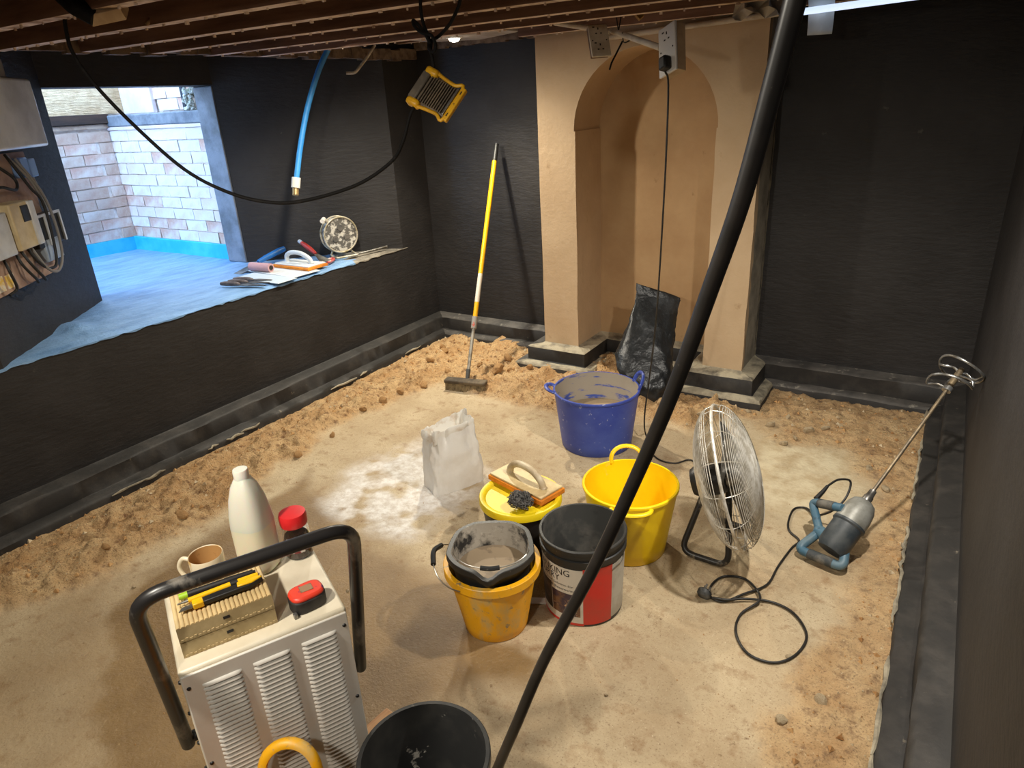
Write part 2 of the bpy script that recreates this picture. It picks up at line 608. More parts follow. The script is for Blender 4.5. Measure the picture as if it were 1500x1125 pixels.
wb = MB()
wb.box(((XL - 2.085) / 2, YB + .06, 1.0), (2.085 + XL if False else abs(XL + 2.085) + .02, .12, 2.1))
wb.box(((XR - .845) / 2, YB + .06, 1.0), (XR + .845 + .2, .12, 2.1))
struct(wb.build('wall_back', MT['black_wall'], smooth=20))
struct(MB().box((XR + .06, 1.3, 1.0), (.12, 5.4, 2.1)).build('wall_right', MT['black_wall'], smooth=20))
struct(MB().box((-1.5, -1.34, 1.0), (5.2, .12, 2.1)).build('wall_front', MT['black_wall'], smooth=20))

# chimney breast with the arched niche
X0, X1, X2, X3, YF, YN = -2.085, -1.848, -1.063, -0.845, 3.60, 3.93
br = MB()
xc, zr = (X1 + X2) / 2, 1.42
ra = (X2 - X1) / 2 + 0.008


def vstrip(x0, y0, x1, y1, z0, z1, mi=0, n=14, jit=0.0025):
    vv, ff = [], []
    for k in range(n + 1):
        z = z0 + (z1 - z0) * k / n
        jx, jy = random.uniform(-jit, jit), random.uniform(-jit, jit)
        vv += [(x0 + jx, y0, z), (x1 + jy, y1, z)]
    for k in range(n):
        ff.append((2 * k, 2 * k + 1, 2 * k + 3, 2 * k + 2))
    br.add(vv, ff, mi)


vstrip(X0, YF, X1, YF, 0, zr)
vstrip(X2, YF, X3, YF, 0, zr)
arc = [(xc + ra * math.cos(PI - PI * i / 24), zr + ra * math.sin(PI - PI * i / 24)) for i in range(25)]
top = [X0 + (X3 - X0) * i / 24 for i in range(25)]
br.add([(a[0], YF, a[1]) for a in arc] + [(t, YF, ZC) for t in top], [(i, i + 1, 26 + i, 25 + i) for i in range(24)])
br.add([(X0, YF, zr), (arc[0][0], YF, zr), (X0, YF, ZC), (X3, YF, zr), (arc[-1][0], YF, zr), (X3, YF, ZC)], [(0, 1, 2), (3, 5, 4)])
br.add([(a[0], YF, a[1]) for a in arc] + [(a[0], YN, a[1]) for a in arc], [(i, i + 1, 26 + i, 25 + i) for i in range(24)])      # soffit
vstrip(X1 - .003, YF + .004, X1 + .001, YN, 0, zr, 0, 14, .001)
vstrip(X2 + .003, YF + .004, X2, YN, 0, zr, 0, 14, .001)
br.add([(X1, YF, zr), (arc[0][0], YF, zr), (arc[0][0], YN, zr), (X1, YN, zr)], [(0, 1, 2, 3)])
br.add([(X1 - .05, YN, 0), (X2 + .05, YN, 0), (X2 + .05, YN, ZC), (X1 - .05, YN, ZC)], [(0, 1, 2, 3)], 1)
br.add([(X0, YF, 0), (X0, YB, 0), (X0, YB, ZC), (X0, YF, ZC)], [(0, 1, 2, 3)])
vstrip(X3, YF, X3, YF + .05, 0, ZC, 0, 30, .004)
vstrip(X3, YF + .045, X3, YB - .02, 0, ZC, 2, 30, .0)
vstrip(X3 + .003, YB - .03, X3 + .004, YB + .01, 0, ZC, 3, 40, .003)
MT['grey_render'] = mat('grey_render', (164, 156, 140), 0.85, col2=(124, 118, 106), scale=8, lo=.4, hi=.65, bump=.4, bscale=40)
br.box(((X0 + X1) / 2 - .012, (YF + YN) / 2 + .02, 1.0), (X1 - X0 - .06, YN - YF - .06, 2.0))
br.box(((X2 + X3) / 2 + .012, (YF + YN) / 2 + .02, 1.0), (X3 - X2 - .06, YN - YF - .08, 2.0))
br.box((xc, YN + .06, 1.05), (1.2, .08, 2.1))
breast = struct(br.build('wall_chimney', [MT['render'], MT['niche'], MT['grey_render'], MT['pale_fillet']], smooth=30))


# tanked fillets (two steps) along the wall feet
def offset_path(path, d):
    out = []
    n = len(path)
    for i in range(n):
        p = Vector(path[i])
        dirs = []
        if i:
            dirs.append((p - Vector(path[i - 1])).normalized())
        if i < n - 1:
            dirs.append((Vector(path[i + 1]) - p).normalized())
        nrm = [Vector((t.y, -t.x)) for t in dirs]
        if len(nrm) == 2:
            m = (nrm[0] + nrm[1]).normalized()
            out.append(p + m * (d / max(0.2, m.dot(nrm[0]))))
        else:
            out.append(p + nrm[0] * d)
    return out


PATH = [(XL, -1.28), (XL, YB), (X0, YB), (X0, YF), (X1, YF), (X1, YN), (X2, YN), (X2, YF), (X3, YF), (X3, YB), (XR, YB), (XR, -1.28)]


def fillet(name, i0, i1, mats):
    mb = MB()
    rails = []
    for d, z in ((0.0, .158), (.012, .152), (.070, .150), (.082, .140), (.082, .060), (.090, .056), (.136, .053), (.146, .040), (.146, -.02)):
        rails.append((offset_path(PATH, d), z))
    for s in range(i0, i1):
        L_ = (Vector(PATH[s + 1]) - Vector(PATH[s])).length
        n = max(2, int(L_ / 0.045))
        vv, ff = [], []
        for k in range(n + 1):
            t = k / n
            for ri, (pth, z) in enumerate(rails):
                p = pth[s].lerp(pth[s + 1], t)
                j = 0.0 if k in (0, n) or ri == 0 else 0.0035
                q = fbm(np.array([(p.x + p.y) * 9.0 + ri]), np.array([p.x * 5.0 - p.y * 6.0]), 3)[0] - .5
                vv.append((p.x + q * j * 3, p.y + q * j * 3, z + (q * 0.012 if ri else 0) * (k not in (0, n))))
        R_ = len(rails)
        for k in range(n):
            for ri in range(R_ - 1):
                ff.append((k * R_ + ri, (k + 1) * R_ + ri, (k + 1) * R_ + ri + 1, k * R_ + ri + 1))
        b0 = len(mb.f)
        mb.add(vv, ff, 0)
        for q in range(b0, len(mb.f)):
            mb.m[q] = 0 if (q - b0) % (R_ - 1) in (0, 1, 2, 5, 6) else 1
    return struct(mb.build(name, mats, smooth=50))


MT['dark_face'] = mat('fillet_face', (36, 34, 33), 0.65, col2=(58, 54, 50), scale=9, lo=.46, hi=.7, col3=(128, 118, 102), scale3=16, lo3=.66, hi3=.78, bump=.35, bscale=40)
MT['grey_fillet'] = mat('grey_fillet', (88, 84, 80), 0.65, col2=(60, 58, 56), scale=8, lo=.42, hi=.66, col3=(156, 150, 138), scale3=18, lo3=.6, hi3=.74, bump=.45, bscale=40)
b_left = fillet('baseboard_left', 0, 1, [MT['black_fillet'], MT['dark_face']])
fillet('baseboard_back', 1, 3, [MT['grey_fillet'], MT['dark_face']])
fillet('baseboard_chimney', 3, 9, [MT['pale_fillet'], MT['dark_face']])
fillet('baseboard_alcove', 9, 10, [MT['grey_fillet'], MT['dark_face']])
b_right = fillet('baseboard_right', 10, 11, [MT['black_fillet'], MT['dark_face']])


def mortar_edge(x, parent, keep):
    mb = MB()
    y = -.6
    while y < 3.65:
        L_ = random.uniform(.05, .22)
        if random.random() < keep:
            pts, rad = [], []
            for k in range(5):
                yy = y + L_ * k / 4
                pts.append((x + random.uniform(-.006, .006), yy, .040 + random.uniform(-.004, .006)))
                rad.append(random.uniform(.004, .009) * (.4 if k in (0, 4) else 1))
            mb.tube(pts, rad, 6)
        y += L_ * .9
    mb.build('mortar_edge', MT['pale_fillet'], parent, smooth=50)


mortar_edge(XL + .150, b_left, .55)
mortar_edge(XR - .150, b_right, .7)

# ------------------------------------------------------------------ setting: window recess, sill and lightwell
def sill():
    nx, ny = 90, 130
    xs = np.linspace(-5.2, XL + .004, nx)
    ys = np.linspace(0.95, 3.6, ny)
    X, Y = np.meshgrid(xs, ys)
    H = ZS + 0.010 * (fbm(X * 9, Y * 5, 4) - .5) + 0.004 * (fbm(X * 40, Y * 25, 2) - .5)
    H += 0.05 * np.exp(-(((X + 3.45) / .10) ** 2 + ((Y - 1.50) / .06) ** 2)) * 0.6
    lip = sstep(X, XL - .05, XL)
    H -= lip * 0.008 * (0.5 + fbm(X * 3, Y * 12, 3))
    verts = np.stack([X, Y, H], -1).reshape(-1, 3)
    idx = np.arange(nx * ny).reshape(ny, nx)
    faces = np.stack([idx[:-1, :-1], idx[:-1, 1:], idx[1:, 1:], idx[1:, :-1]], -1).reshape(-1, 4).tolist()
    mb = MB()
    mb.add(verts.tolist(), faces)
    n0 = [int(i) for i in idx[:, -1]]
    low = [(float(ys_ * 0 + XL + .004), float(ys_), ZS - .012 + .012 * (vnoise(np.array([ys_ * 30]), np.array([1.0]))[0] - .5)) for ys_ in ys]
    b = len(mb.v)
    mb.v += low
    for i in range(ny - 1):
        mb.f.append((n0[i], n0[i + 1], b + i + 1, b + i))
        mb.m.append(0)
    for q, f in enumerate(mb.f):
        x, y, _ = mb.v[f[0]]
        w = fbm(np.array([x * 14.0]), np.array([y * 9.0]), 3)[0]
        if y + (w - .5) * .35 > 3.12 and x > -3.9:
            mb.m[q] = 1
    MT['sill_grey_brown'] = mat('sill_grey_brown', (150, 142, 128), .8, col2=(104, 98, 88), scale=14, lo=.42, hi=.62, bump=.5, bscale=30)  # grey-brown tone for the far end of the sill
    return struct(mb.build('window_sill', [MT['sill'], MT['sill_grey_brown']], smooth=40))


sill()
MT['mortar'] = mat('mortar', (236, 226, 218), 0.95, col2=(214, 196, 182), scale=20, bump=.5, bscale=60)
BR = [mat('painted_brick_pale', (230, 224, 220), 0.8, col2=(210, 186, 172), scale=9, lo=.48, hi=.72, bump=.6, bscale=50, bdist=.006),
      mat('painted_brick_pink', (222, 204, 194), 0.8, col2=(228, 220, 214), scale=11, lo=.4, hi=.66, bump=.6, bscale=50, bdist=.006),
      mat('worn_brick_red', (200, 152, 132), 0.85, col2=(222, 206, 194), scale=9, lo=.36, hi=.60, bump=.6, bscale=50, bdist=.006)]
BROWN = [mat('brick_dull', (206, 182, 166), 0.85, col2=(186, 148, 128), scale=9, lo=.42, hi=.68, bump=.6, bscale=50, bdist=.006),
         mat('brick_dull_pale', (218, 202, 190), 0.85, col2=(192, 160, 140), scale=9, lo=.42, hi=.68, bump=.6, bscale=50, bdist=.006),
         BR[2]]


def brick_mesh(m, k):
    mb = MB()
    mb.box((0, 0, 0), (.218, .03, .068))
    vv = []
    random.seed(k)
    for p in mb.v:
        vv.append(tuple(c + random.uniform(-.0025, .0025) for c in p))
    mb.v = vv
    return mb.mesh('brick', m, smooth=0)


wob_ = MB().box((-5.271, 2.0, 1.2), (.16, 2.4, 1.3))
well_back = struct(wob_.build('wall_lightwell_back', MT['mortar']))
well_side = struct(MB().box((-4.62, 2.955, 1.12), (1.25, .15, .9)).build('wall_lightwell_side', MT['mortar']))
bm_side = [brick_mesh(m, k) for k, m in enumerate(BR + BR[:2])]
bm_back = [brick_mesh(m, k + 9) for k, m in enumerate(BROWN + BROWN[:2])]
random.seed(11)
for c in range(11):
    z = .80 + .0375 + c * .0745 - .075
    off = .112 if c % 2 else 0
    for k in range(7 if c else 0):
        y = 2.865 - .112 - k * .225 + off
        if y > 2.80 and c == 0:
            continue
        if y > 2.80:
            y = 2.865 - .03
            link_mesh('brick', random.choice(bm_back), well_back, (-5.2 + .004 + random.uniform(-.002, .003), 2.82, z), (0, random.uniform(-.01, .01), PI / 2), (.42, 1, 1))
            continue
        if y < 1.3:
            continue
        link_mesh('brick', random.choice(bm_back if c > 1 else bm_back[1:3]), well_back, (-5.2 + .004 + random.uniform(-.003, .004), y, z), (0, random.uniform(-.012, .012), PI / 2))
    for k in range(6 if c else 0):
        x = -5.19 + .112 + k * .225 - off
        sx = 1
        if x < -5.15:
            x, sx = -5.135, .45
        if x > -4.06:
            x, sx = x - .04, .6
        if x > -4.02:
            continue
        link_mesh('brick', random.choice(bm_side if c > 2 else [bm_side[2], bm_side[0], bm_side[1]]), well_side, (x, 2.88 + .003 + random.uniform(-.003, .003), z), (random.uniform(-.01, .01), 0, 0), (sx, 1, 1))
MT['membrane'] = mat('blue_membrane', (40, 178, 214), 0.45, col2=(70, 196, 224), scale=6, bump=.3, bscale=20)
struct(MB().box((-5.192, 2.1, .75), (.024, 1.55, .105)).build('trim_2', MT['membrane'], bev=.004))
struct(MB().box((-4.62, 2.857, .75), (1.16, .024, .105)).build('trim_3', MT['membrane'], bev=.004))
MT['dark_timber'] = mat('dark_timber', (70, 48, 36), 0.8, col2=(48, 34, 28), scale=6, stretch=(4, .5, 4), bump=.4, bscale=40)
MT['pale_board'] = mat('pale_board', (196, 170, 150), 0.85, col2=(160, 128, 106), scale=9)
MT['lead'] = mat('grey_ledge', (134, 140, 148), 0.7, col2=(100, 106, 116), scale=9, bump=.5, bscale=30)
MT['rough_render'] = mat('cream_render', (226, 196, 156), 0.9, col2=(206, 172, 132), scale=18, bump=.9, bscale=30, bdist=.02, bstretch=(1, .4, 3))
MT['white_paint'] = mat('white_board', (222, 206, 206), 0.7, col2=(206, 190, 190), scale=5)
struct(MB().box((-5.20, 2.1, 1.575), (.06, 1.55, .03)).build('trim_4', MT['pale_board'], bev=.003))
struct(MB().box((-5.20, 2.1, 1.624), (.10, 1.55, .062)).build('trim_5', MT['dark_timber'], bev=.004))
struct(MB().box((-5.23, 2.1, 1.95), (.10, 1.9, .59)).build('wall_outside', MT['rough_render']))
struct(MB().box((-4.62, 2.90, 1.555), (1.16, .08, .022)).build('trim_6', MT['white_paint'], bev=.003))
struct(MB().box((-4.62, 2.92, 1.605), (1.16, .12, .075)).build('trim_7', MT['lead'], bev=.008))
w2 = struct(MB().box((-4.62, 3.06, 1.95), (1.25, .1, .62)).build('wall_outside_side', MT['mortar']))
for c in range(5):
    for k in range(3):
        link_mesh('brick', bm_side[2 if (c + k) % 2 else 0], w2, (-4.60 + k * .225 - (.11 if c % 2 else 0), 3.002, 1.69 + c * .0745))
struct(MB().box((-4.93, 2.985, 1.83), (.36, .03, .37)).build('trim_8', MT['white_paint'], bev=.004))
post = struct(MB().box((-4.385, 2.975, 1.78), (.03, .03, .28)).build('trim_9', mat('dark_post', (44, 48, 60), 0.6), bev=.003))
mb = MB()
for i in range(70):
    a, q = random.uniform(-.055, .055), random.uniform(-.11, .13)
    mb.ico((a, random.uniform(-.03, .03), q), random.uniform(.008, .018), 1, .3)
pl = mb.build('climbing_plant', mat('white_blossom', (214, 214, 206), .8, col2=(116, 120, 96), scale=40, lo=.45, hi=.6), loc=(-4.285, 2.945, 1.755), smooth=0)
pl['kind'] = 'stuff'
tag(pl, 'pale blossoming plant at the top corner of the lightwell', 'plant')

# ------------------------------------------------------------------ setting: ceiling of joists and boards
ceil_ = struct(MB().box((-1.5, 1.3, 2.115), (5.4, 5.5, .05)).build('ceiling', MT['boards']))
for k in range(28):
    x = -3.3 + k * .132
    link = MB().box((x, 1.3, 2.07), (.127, 5.3, .038)).build('floorboard', MT['boards'], ceil_, smooth=0)


def joist(y0, y1, zb, t=.048, xa=XL - .02):
    mb = MB()
    p = [(xa, y0 - t / 2), (XR, y1 - t / 2), (XR, y1 + t / 2), (xa, y0 + t / 2)]
    n = 40
    for i in range(n):
        a, b = i / n, (i + 1) / n
        q = [Vector(p[0]).lerp(Vector(p[1]), a), Vector(p[0]).lerp(Vector(p[1]), b), Vector(p[3]).lerp(Vector(p[2]), b), Vector(p[3]).lerp(Vector(p[2]), a)]
        mb.add([(c.x, c.y, zb) for c in q], [(0, 1, 2, 3)], 1)
    mb.add([(c[0], c[1], zb) for c in p] + [(c[0], c[1], 2.05) for c in p], [(0, 1, 5, 4), (1, 2, 6, 5), (2, 3, 7, 6), (3, 0, 4, 7)], 0)
    # laths' nail stubs and plaster keys along the underside
    for i in range(34):
        x = XL + .1 + i * .1 + random.uniform(-.04, .04)
        y = y0 + (y1 - y0) * (x - XL) / (XR - XL)
        if x < xa:
            continue
        mb.box((x, y + random.uniform(-.015, .015), zb - .004), (random.uniform(.003, .014), random.uniform(.003, .012), random.uniform(.004, .012)), mi=1)
    o = mb.build('joist', [MT['joist'], MT['joist_face']], ceil_, smooth=0)
    return o


for y0, y1, zb in ((-.95, -.9, 1.87), (-.65, -.6, 1.87), (-.35, -.3, 1.87), (-.06, -.01, 1.87), (.23, .28, 1.87), (.53, .58, 1.87), (.83, .88, 1.87), (1.12, 1.19, 1.87), (1.415, 1.53, 1.87), (1.72, 1.84, 1.87), (2.02, 2.13, 1.87), (2.33, 2.46, 1.87), (2.64, 2.76, 1.872),
                   (3.06, 3.08, 1.965), (3.36, 3.38, 1.962), (3.72, 3.72, 1.962)):
    joist(y0, y1, zb)
joist(3.54, 3.545, 1.912, .05, -2.14)
joist(3.22, 3.23, 1.93, .045, -2.16)
# rotted plaster ledge along the head of the left wall and the breast
MT['old_plaster'] = mat('old_plaster', (128, 108, 90), .95, col2=(84, 66, 54), scale=14, bump=.8, bscale=30, bdist=.012)
mb = MB()
for k in range(60):
    y = -1.2 + k * .085
    mb.box((XL + .012, y, 1.90 + random.uniform(-.008, .008)), (.05 + random.uniform(-.015, .02), .09, .06))
struct(mb.build('trim_10', MT['old_plaster'], smooth=0))
mb = MB()
for k in range(22):
    x = XL + .05 + k * .05
    mb.box((x, YB - .012, 1.955 + random.uniform(-.008, .006)), (.055, .05 + random.uniform(-.01, .02), .05))
struct(mb.build('trim_11', MT['old_plaster'], smooth=0))

# ------------------------------------------------------------------ common materials
MT['yellow'] = mat('yellow_plastic', (252, 216, 16), .38, col2=(246, 204, 14), scale=5, col3=(226, 200, 120), scale3=16, lo3=.66, hi3=.8)
MT['yellow_dirty'] = mat('yellow_plastic_spattered', (244, 178, 22), .45, col2=(206, 178, 116), scale=9, lo=.54, hi=.68, col3=(150, 136, 108), scale3=38, lo3=.6, hi3=.7, stretch=(1, 1, .5))
MT['blue'] = mat('blue_plastic', (50, 70, 158), .42, col2=(66, 86, 168), scale=5, col3=(176, 182, 206), scale3=38, lo3=.63, hi3=.70)
MT['blue_in'] = mat('blue_plastic_muddy', (164, 154, 140), .7, col2=(66, 86, 168), scale=5, lo=.55, hi=.61, stretch=(1, 1, 5), bump=.4, bscale=30)
MT['mud'] = mat('dried_slurry', (160, 140, 112), .9, col2=(138, 120, 94), scale=8, col3=(90, 76, 58), scale3=8, lo3=.62, hi3=.66, bump=.5, bscale=22)
MT['black_plastic'] = mat('black_plastic', (36, 36, 36), .45, col2=(62, 60, 56), scale=7, lo=.5, hi=.75, col3=(168, 160, 146), scale3=30, lo3=.66, hi3=.74)
MT['black_slurry'] = mat('black_plastic_slurried', (168, 160, 148), .85, col2=(40, 38, 36), scale=9, lo=.50, hi=.60, col3=(190, 182, 168), scale3=30, lo3=.56, hi3=.68, bump=.4, bscale=30)
MT['grey_dusty'] = mat('dusty_black_plastic', (74, 74, 72), .6, col2=(128, 122, 114), scale=5, lo=.45, hi=.7, col3=(40, 40, 40), scale3=11, lo3=.6, hi3=.7)
MT['steel'] = mat('steel_wire', (168, 164, 156), .35, metal=.9)
MT['blk'] = mat('black_rubber', (24, 24, 24), .5)
MT['cable'] = mat('black_cable', (26, 25, 24), .45, col2=(44, 42, 40), scale=30)
MT['dusty_cable'] = mat('dusty_cable', (20, 18, 17), .75, col2=(40, 36, 33), scale=30, lo=.55, hi=.72, spec=.2)
MT['white_pl'] = mat('white_plastic', (232, 228, 220), .4, col2=(216, 208, 196), scale=6)
MT['red'] = mat('red_plastic', (222, 40, 44), .35, col2=(204, 30, 36), scale=6)
MT['chrome'] = mat('worn_steel', (150, 148, 144), .35, metal=.8, col2=(96, 92, 86), scale=14)


def shell(ro, H, rb, t=.0035, lip=.006, liph=.012, n=56, rings=6, inset_floor=.004):
    """A bucket wall from base outside, up over the rim and down to the inside floor."""
    pr = [(0, .004), (rb - .008, .004), (rb - .004, 0), (rb, .004)]
    for k in range(1, rings):
        q = k / rings
        pr.append((rb + (ro - rb) * q, .004 + (H - liph - .004) * q))
    pr += [(ro, H - liph), (ro + lip, H - liph), (ro + lip, H - .002), (ro + lip - .002, H), (ro - t, H)]
    inner = []
    for k in range(rings, 0, -1):
        q = k / rings
        inner.append((rb - t + (ro - rb) * q, inset_floor + .004 + (H - .006 - inset_floor) * q))
    inner += [(rb - t, inset_floor + .006), (0, inset_floor + .006)]
    return pr, inner


def rim_handle(mb, ang, r, z, half, rise, out, rad, flat=.7, mi=0):
    pts = []
    for i in range(17):
        u = i / 16
        a = ang + half * math.cos(PI * u) * -1
        s = math.sin(PI * u) ** .75
        pts.append(((r + out * s) * math.cos(a), (r + out * s) * math.sin(a), z + rise * s))
    mb.tube(pts, rad, 8, mi=mi, flat=flat)


def flexi_tub(name, label, cat, loc, ro, rb, H, mout, min_, handles, group=None):
    t = thing(name, label, cat, loc, 0, group)
    o_, i_ = shell(ro, H, rb, .004, .005, .010)
    mb = MB()
    mb.lathe(o_, 64, mi=0)
    mb.lathe([o_[-1]] + i_, 64, mi=1)
    mb.build('tub_wall', [mout, min_], t, smooth=40)
    for h in handles:
        hb = MB()
        rim_handle(hb, *h)
        hb.build('handle', mout, t, smooth=60)
    return t


# ------------------------------------------------------------------ tubs and buckets on the slab
bt = flexi_tub('flexible_tub', 'blue flexible tub caked with dried slurry in front of the black sack', 'tub', (-1.324, 2.764, 0), .205, .172, .295, MT['blue'], MT['blue_in'],
               [(math.radians(35), .203, .290, .28, .060, .022, .011), (math.radians(208), .203, .288, .22, .018, .040, .011)])
MB().lathe([(0, .158), (.10, .162), (.183, .158), (.184, .150), (0, .150)], 48).build('slurry_residue', MT['mud'], bt)
yt = flexi_tub('flexible_tub', 'clean bright yellow flexible tub standing between the wire fan and the drum', 'tub', (-.844, 2.046, 0), .172, .134, .279, MT['yellow'], MT['yellow'],
               [(math.radians(118), .170, .272, .36, .062, .012, .010), (math.radians(-66), .170, .268, .40, -.004, .030, .009)])
ft = flexi_tub('flexible_tub', 'yellow tub at the foot of the dehumidifier, only its looped handle showing', 'tub', (-.86, .43, 0), .150, .118, .36, MT['yellow_dirty'], MT['yellow_dirty'],
               [(math.radians(124.5), .150, .355, .38, .085, .012, .012)])

# black lidded bucket
lb = thing('lidded_bucket', 'black bucket closed with a flat yellow lid behind the two open buckets', 'bucket', (-1.18, 1.816, 0))
o_, i_ = shell(.143, .245, .118, .003, .004, .02)
MB().lathe(o_, 48).build('bucket_wall', mat('black_bucket_red_band', (40, 36, 36), .45, col2=(96, 28, 30), scale=3, lo=.55, hi=.6), lb, smooth=40)
MT['lid'] = mat('yellow_lid_dirty', (236, 208, 26), .45, col2=(196, 170, 40), scale=7, lo=.5, hi=.7, col3=(140, 122, 60), scale3=24, lo3=.66, hi3=.74)
MB().lathe([(0, .250), (.128, .250), (.132, .258), (.138, .262), (.150, .262), (.153, .258), (.153, .236), (.150, .234), (.146, .236), (0, .242)], 56).build('lid', MT['lid'], lb, smooth=40)

# yellow bucket with the black builder's bucket standing in it
yb = thing('bucket', 'dirty yellow bucket with a black spouted bucket nested inside it', 'bucket', (-1.068, 1.456, 0))
o_, i_ = shell(.143, .248, .104, .003, .013, .028)
mb = MB().lathe(o_, 56, mi=0)
mb.lathe([o_[-1]] + i_, 56, mi=0)
mb.build('bucket_wall', MT['yellow_dirty'], yb, smooth=40)
pts = [(r * math.cos(math.radians(a)), r * math.sin(math.radians(a)), z) for a, r, z in ((265, .158, .228), (250, .166, .226), (235, .178, .236), (222, .186, .262), (205, .188, .272), (190, .180, .262), (172, .166, .235), (155, .158, .228))]
MB().tube(spline(pts), .0022, 6).build('bail_handle', MT['steel'], yb)
MB().tube(spline(pts[3:6], 6), .0085, 8).build('grip', MT['blk'], yb)

bb = thing('bucket', 'black spouted bucket lined with grey slurry, set inside the yellow bucket', 'bucket', (-1.068, 1.456, .05), math.radians(-60))
o_, i_ = shell(.132, .255, .095, .003, .012, .022, rings=8)
i_ = [p for p in i_ if p[1] > .175] + [(.1165, .160)]
mb = MB().lathe(o_, 64, mi=0)
mb.lathe([o_[-1]] + i_, 64, mi=1)
vv = []
for p in mb.v:
    r = math.hypot(p[0], p[1])
    a = math.atan2(p[1], p[0])
    w = max(0.0, min(1.0, (p[2] - .12) / .13)) ** 1.3
    s = math.exp(-(a / .20) ** 2)
    flat = 0.0
    for fa in (PI, PI * .55, -PI * .55):
        da = (a - fa + PI) % (2 * PI) - PI
        flat += -.010 * (1 - min(1, abs(da) / .45) ** 2) if abs(da) < .45 else 0
    k = 1 + w * (.022 * s + flat * .9) / max(r, .02) if r > .05 else 1
    vv.append((p[0] * k, p[1] * k, p[2] - (w * .012 * s if p[2] > .2 else 0)))
mb.v = vv
mb.build('bucket_wall', [MT['black_plastic'], MT['black_slurry']], bb, smooth=40)
MB().lathe([(0, .176), (.06, .175), (.116, .170), (.116, .160), (0, .160)], 40).build('slurry_residue', mat('wet_slurry', (150, 132, 108), .6, col2=(128, 112, 92), scale=7, lo=.48, hi=.52), bb)
pts = [(.132 * math.cos(a), .132 * math.sin(a), .235) for a in (-1.75, 1.75)]
arc_ = [(.126 * math.cos(-1.75), .126 * math.sin(-1.75), .243), (.03, -.114, .238), (.062, -.075, .228), (.074, -.03, .222), (.076, 0, .220), (.074, .03, .222), (.062, .075, .228), (.03, .114, .238), (.126 * math.cos(1.75), .126 * math.sin(1.75), .243)]
MB().tube(spline(arc_), .002, 6).build('bail_handle', MT['steel'], bb)
MB().tube(spline(arc_[3:6]), .0075, 8).build('grip', MT['black_plastic'], bb)

# drum of tanking slurry
dr = thing('drum', 'open black drum with a red and white printed label, partly behind the thick cable', 'drum', (-.858, 1.684, 0))
o_, i_ = shell(.138, .300, .130, .003, .006, .014)
mb = MB().lathe(o_, 64, mi=0)
mb.lathe([o_[-1]] + i_, 64, mi=1)
mb.lathe([(.1375, .245), (.143, .246), (.143, .262), (.1385, .264)], 64, mi=0)
mb.build('drum_wall', [MT['black_plastic'], MT['grey_dusty']], dr, smooth=40)


def drum_r(z):
    return .130 + .008 * (z - .004) / .28


def sector(a0, a1, z0, z1, dr_, n=14):
    mb = MB()
    a0, a1 = math.radians(a0), math.radians(a1)
    pr = [(drum_r(z0), z0), (drum_r(z0) + dr_, z0), (drum_r(z1) + dr_, z1), (drum_r(z1), z1)]
    return mb.lathe(pr, n, a0=a0, a1=a1)


MT['label_white'] = mat('label_white', (204, 198, 186), .5, col2=(176, 166, 150), scale=14, lo=.5, hi=.75)
MT['label_red'] = mat('label_red', (206, 44, 34), .45, col2=(186, 60, 46), scale=10, col3=(206, 170, 150), scale3=40, lo3=.68, hi3=.74)
MT['label_grey'] = mat('label_grey', (190, 186, 174), .55, col2=(168, 160, 146), scale=12)
MT['label_photo'] = mat('label_photo', (110, 80, 56), .5, col2=(58, 44, 60), scale=26, lo=.42, hi=.56, col3=(206, 168, 130), scale3=40, lo3=.6, hi3=.66)
MT['label_photo_dark'] = mat('label_photo_dark', (50, 40, 34), .5, col2=(92, 76, 62), scale=26, lo=.45, hi=.6)
MT['ink'] = mat('ink', (30, 28, 28), .5)
sector(-152, -64, .012, .228, .0008, 24).build('label_panel', MT['label_white'], dr)
sector(-64, -21, .010, .232, .0009, 14).build('label_panel', MT['label_red'], dr)['label'] = 'red label panel'
sector(-21, 40, .016, .228, .0008, 16).build('label_panel', MT['label_grey'], dr)['label'] = 'grey label panel'
sector(-150, -63, .004, .014, .0009, 24).build('label_border', MT['label_red'], dr)
sector(-112, -68, .040, .128, .0014, 14).build('label_picture', MT['label_photo'], dr)
sector(-150, -113, .040, .150, .0014, 14).build('label_picture', MT['label_photo_dark'], dr)


def bent_text(txt, size, a_end, z, parent, m, width_deg, name='lettering'):
    cu = bpy.data.curves.new('lettering', 'FONT')
    cu.body = txt
    cu.size = size
    cu.resolution_u = 3
    t = bpy.data.objects.new('tmp_text', cu)
    COL.objects.link(t)
    dg = bpy.context.evaluated_depsgraph_get()
    me = bpy.data.meshes.new_from_object(t.evaluated_get(dg))
    bpy.data.objects.remove(t)
    bm = bmesh.new()
    bm.from_mesh(me)
    bmesh.ops.subdivide_edges(bm, edges=[e for e in bm.edges if e.calc_length() > .006], cuts=2)
    xs = [v.co.x for v in bm.verts]
    x0, x1 = min(xs), max(xs)
    for v in bm.verts:
        a = math.radians(a_end) - math.radians(width_deg) * (x1 - v.co.x) / (x1 - x0)
        zz = z + v.co.y
        r = drum_r(zz) + .0016
        v.co = (r * math.cos(a), r * math.sin(a), zz)
    bm.to_mesh(me)
    bm.free()
    me.materials.clear()
    me.materials.append(m)
    me.name = name
    return link_mesh(name, me, parent)


bent_text('TANKING', .034, -82, .198, dr, MT['ink'], 62)
bent_text('SLURRY', .034, -97, .172, dr, MT['ink'], 48)
bent_text('Waterproof Solution for', .012, -77, .156, dr, MT['ink'], 66)
bent_text('Masonry & Basements', .013, -75, .139, dr, MT['ink'], 66)
MB().tube([(.139 * math.cos(math.radians(a)), .139 * math.sin(math.radians(a)), z) for a, z in ((8, .252), (4, .222), (-4, .214), (-14, .216), (-22, .212))], .0016, 6).build('bail_handle', MT['steel'], dr)

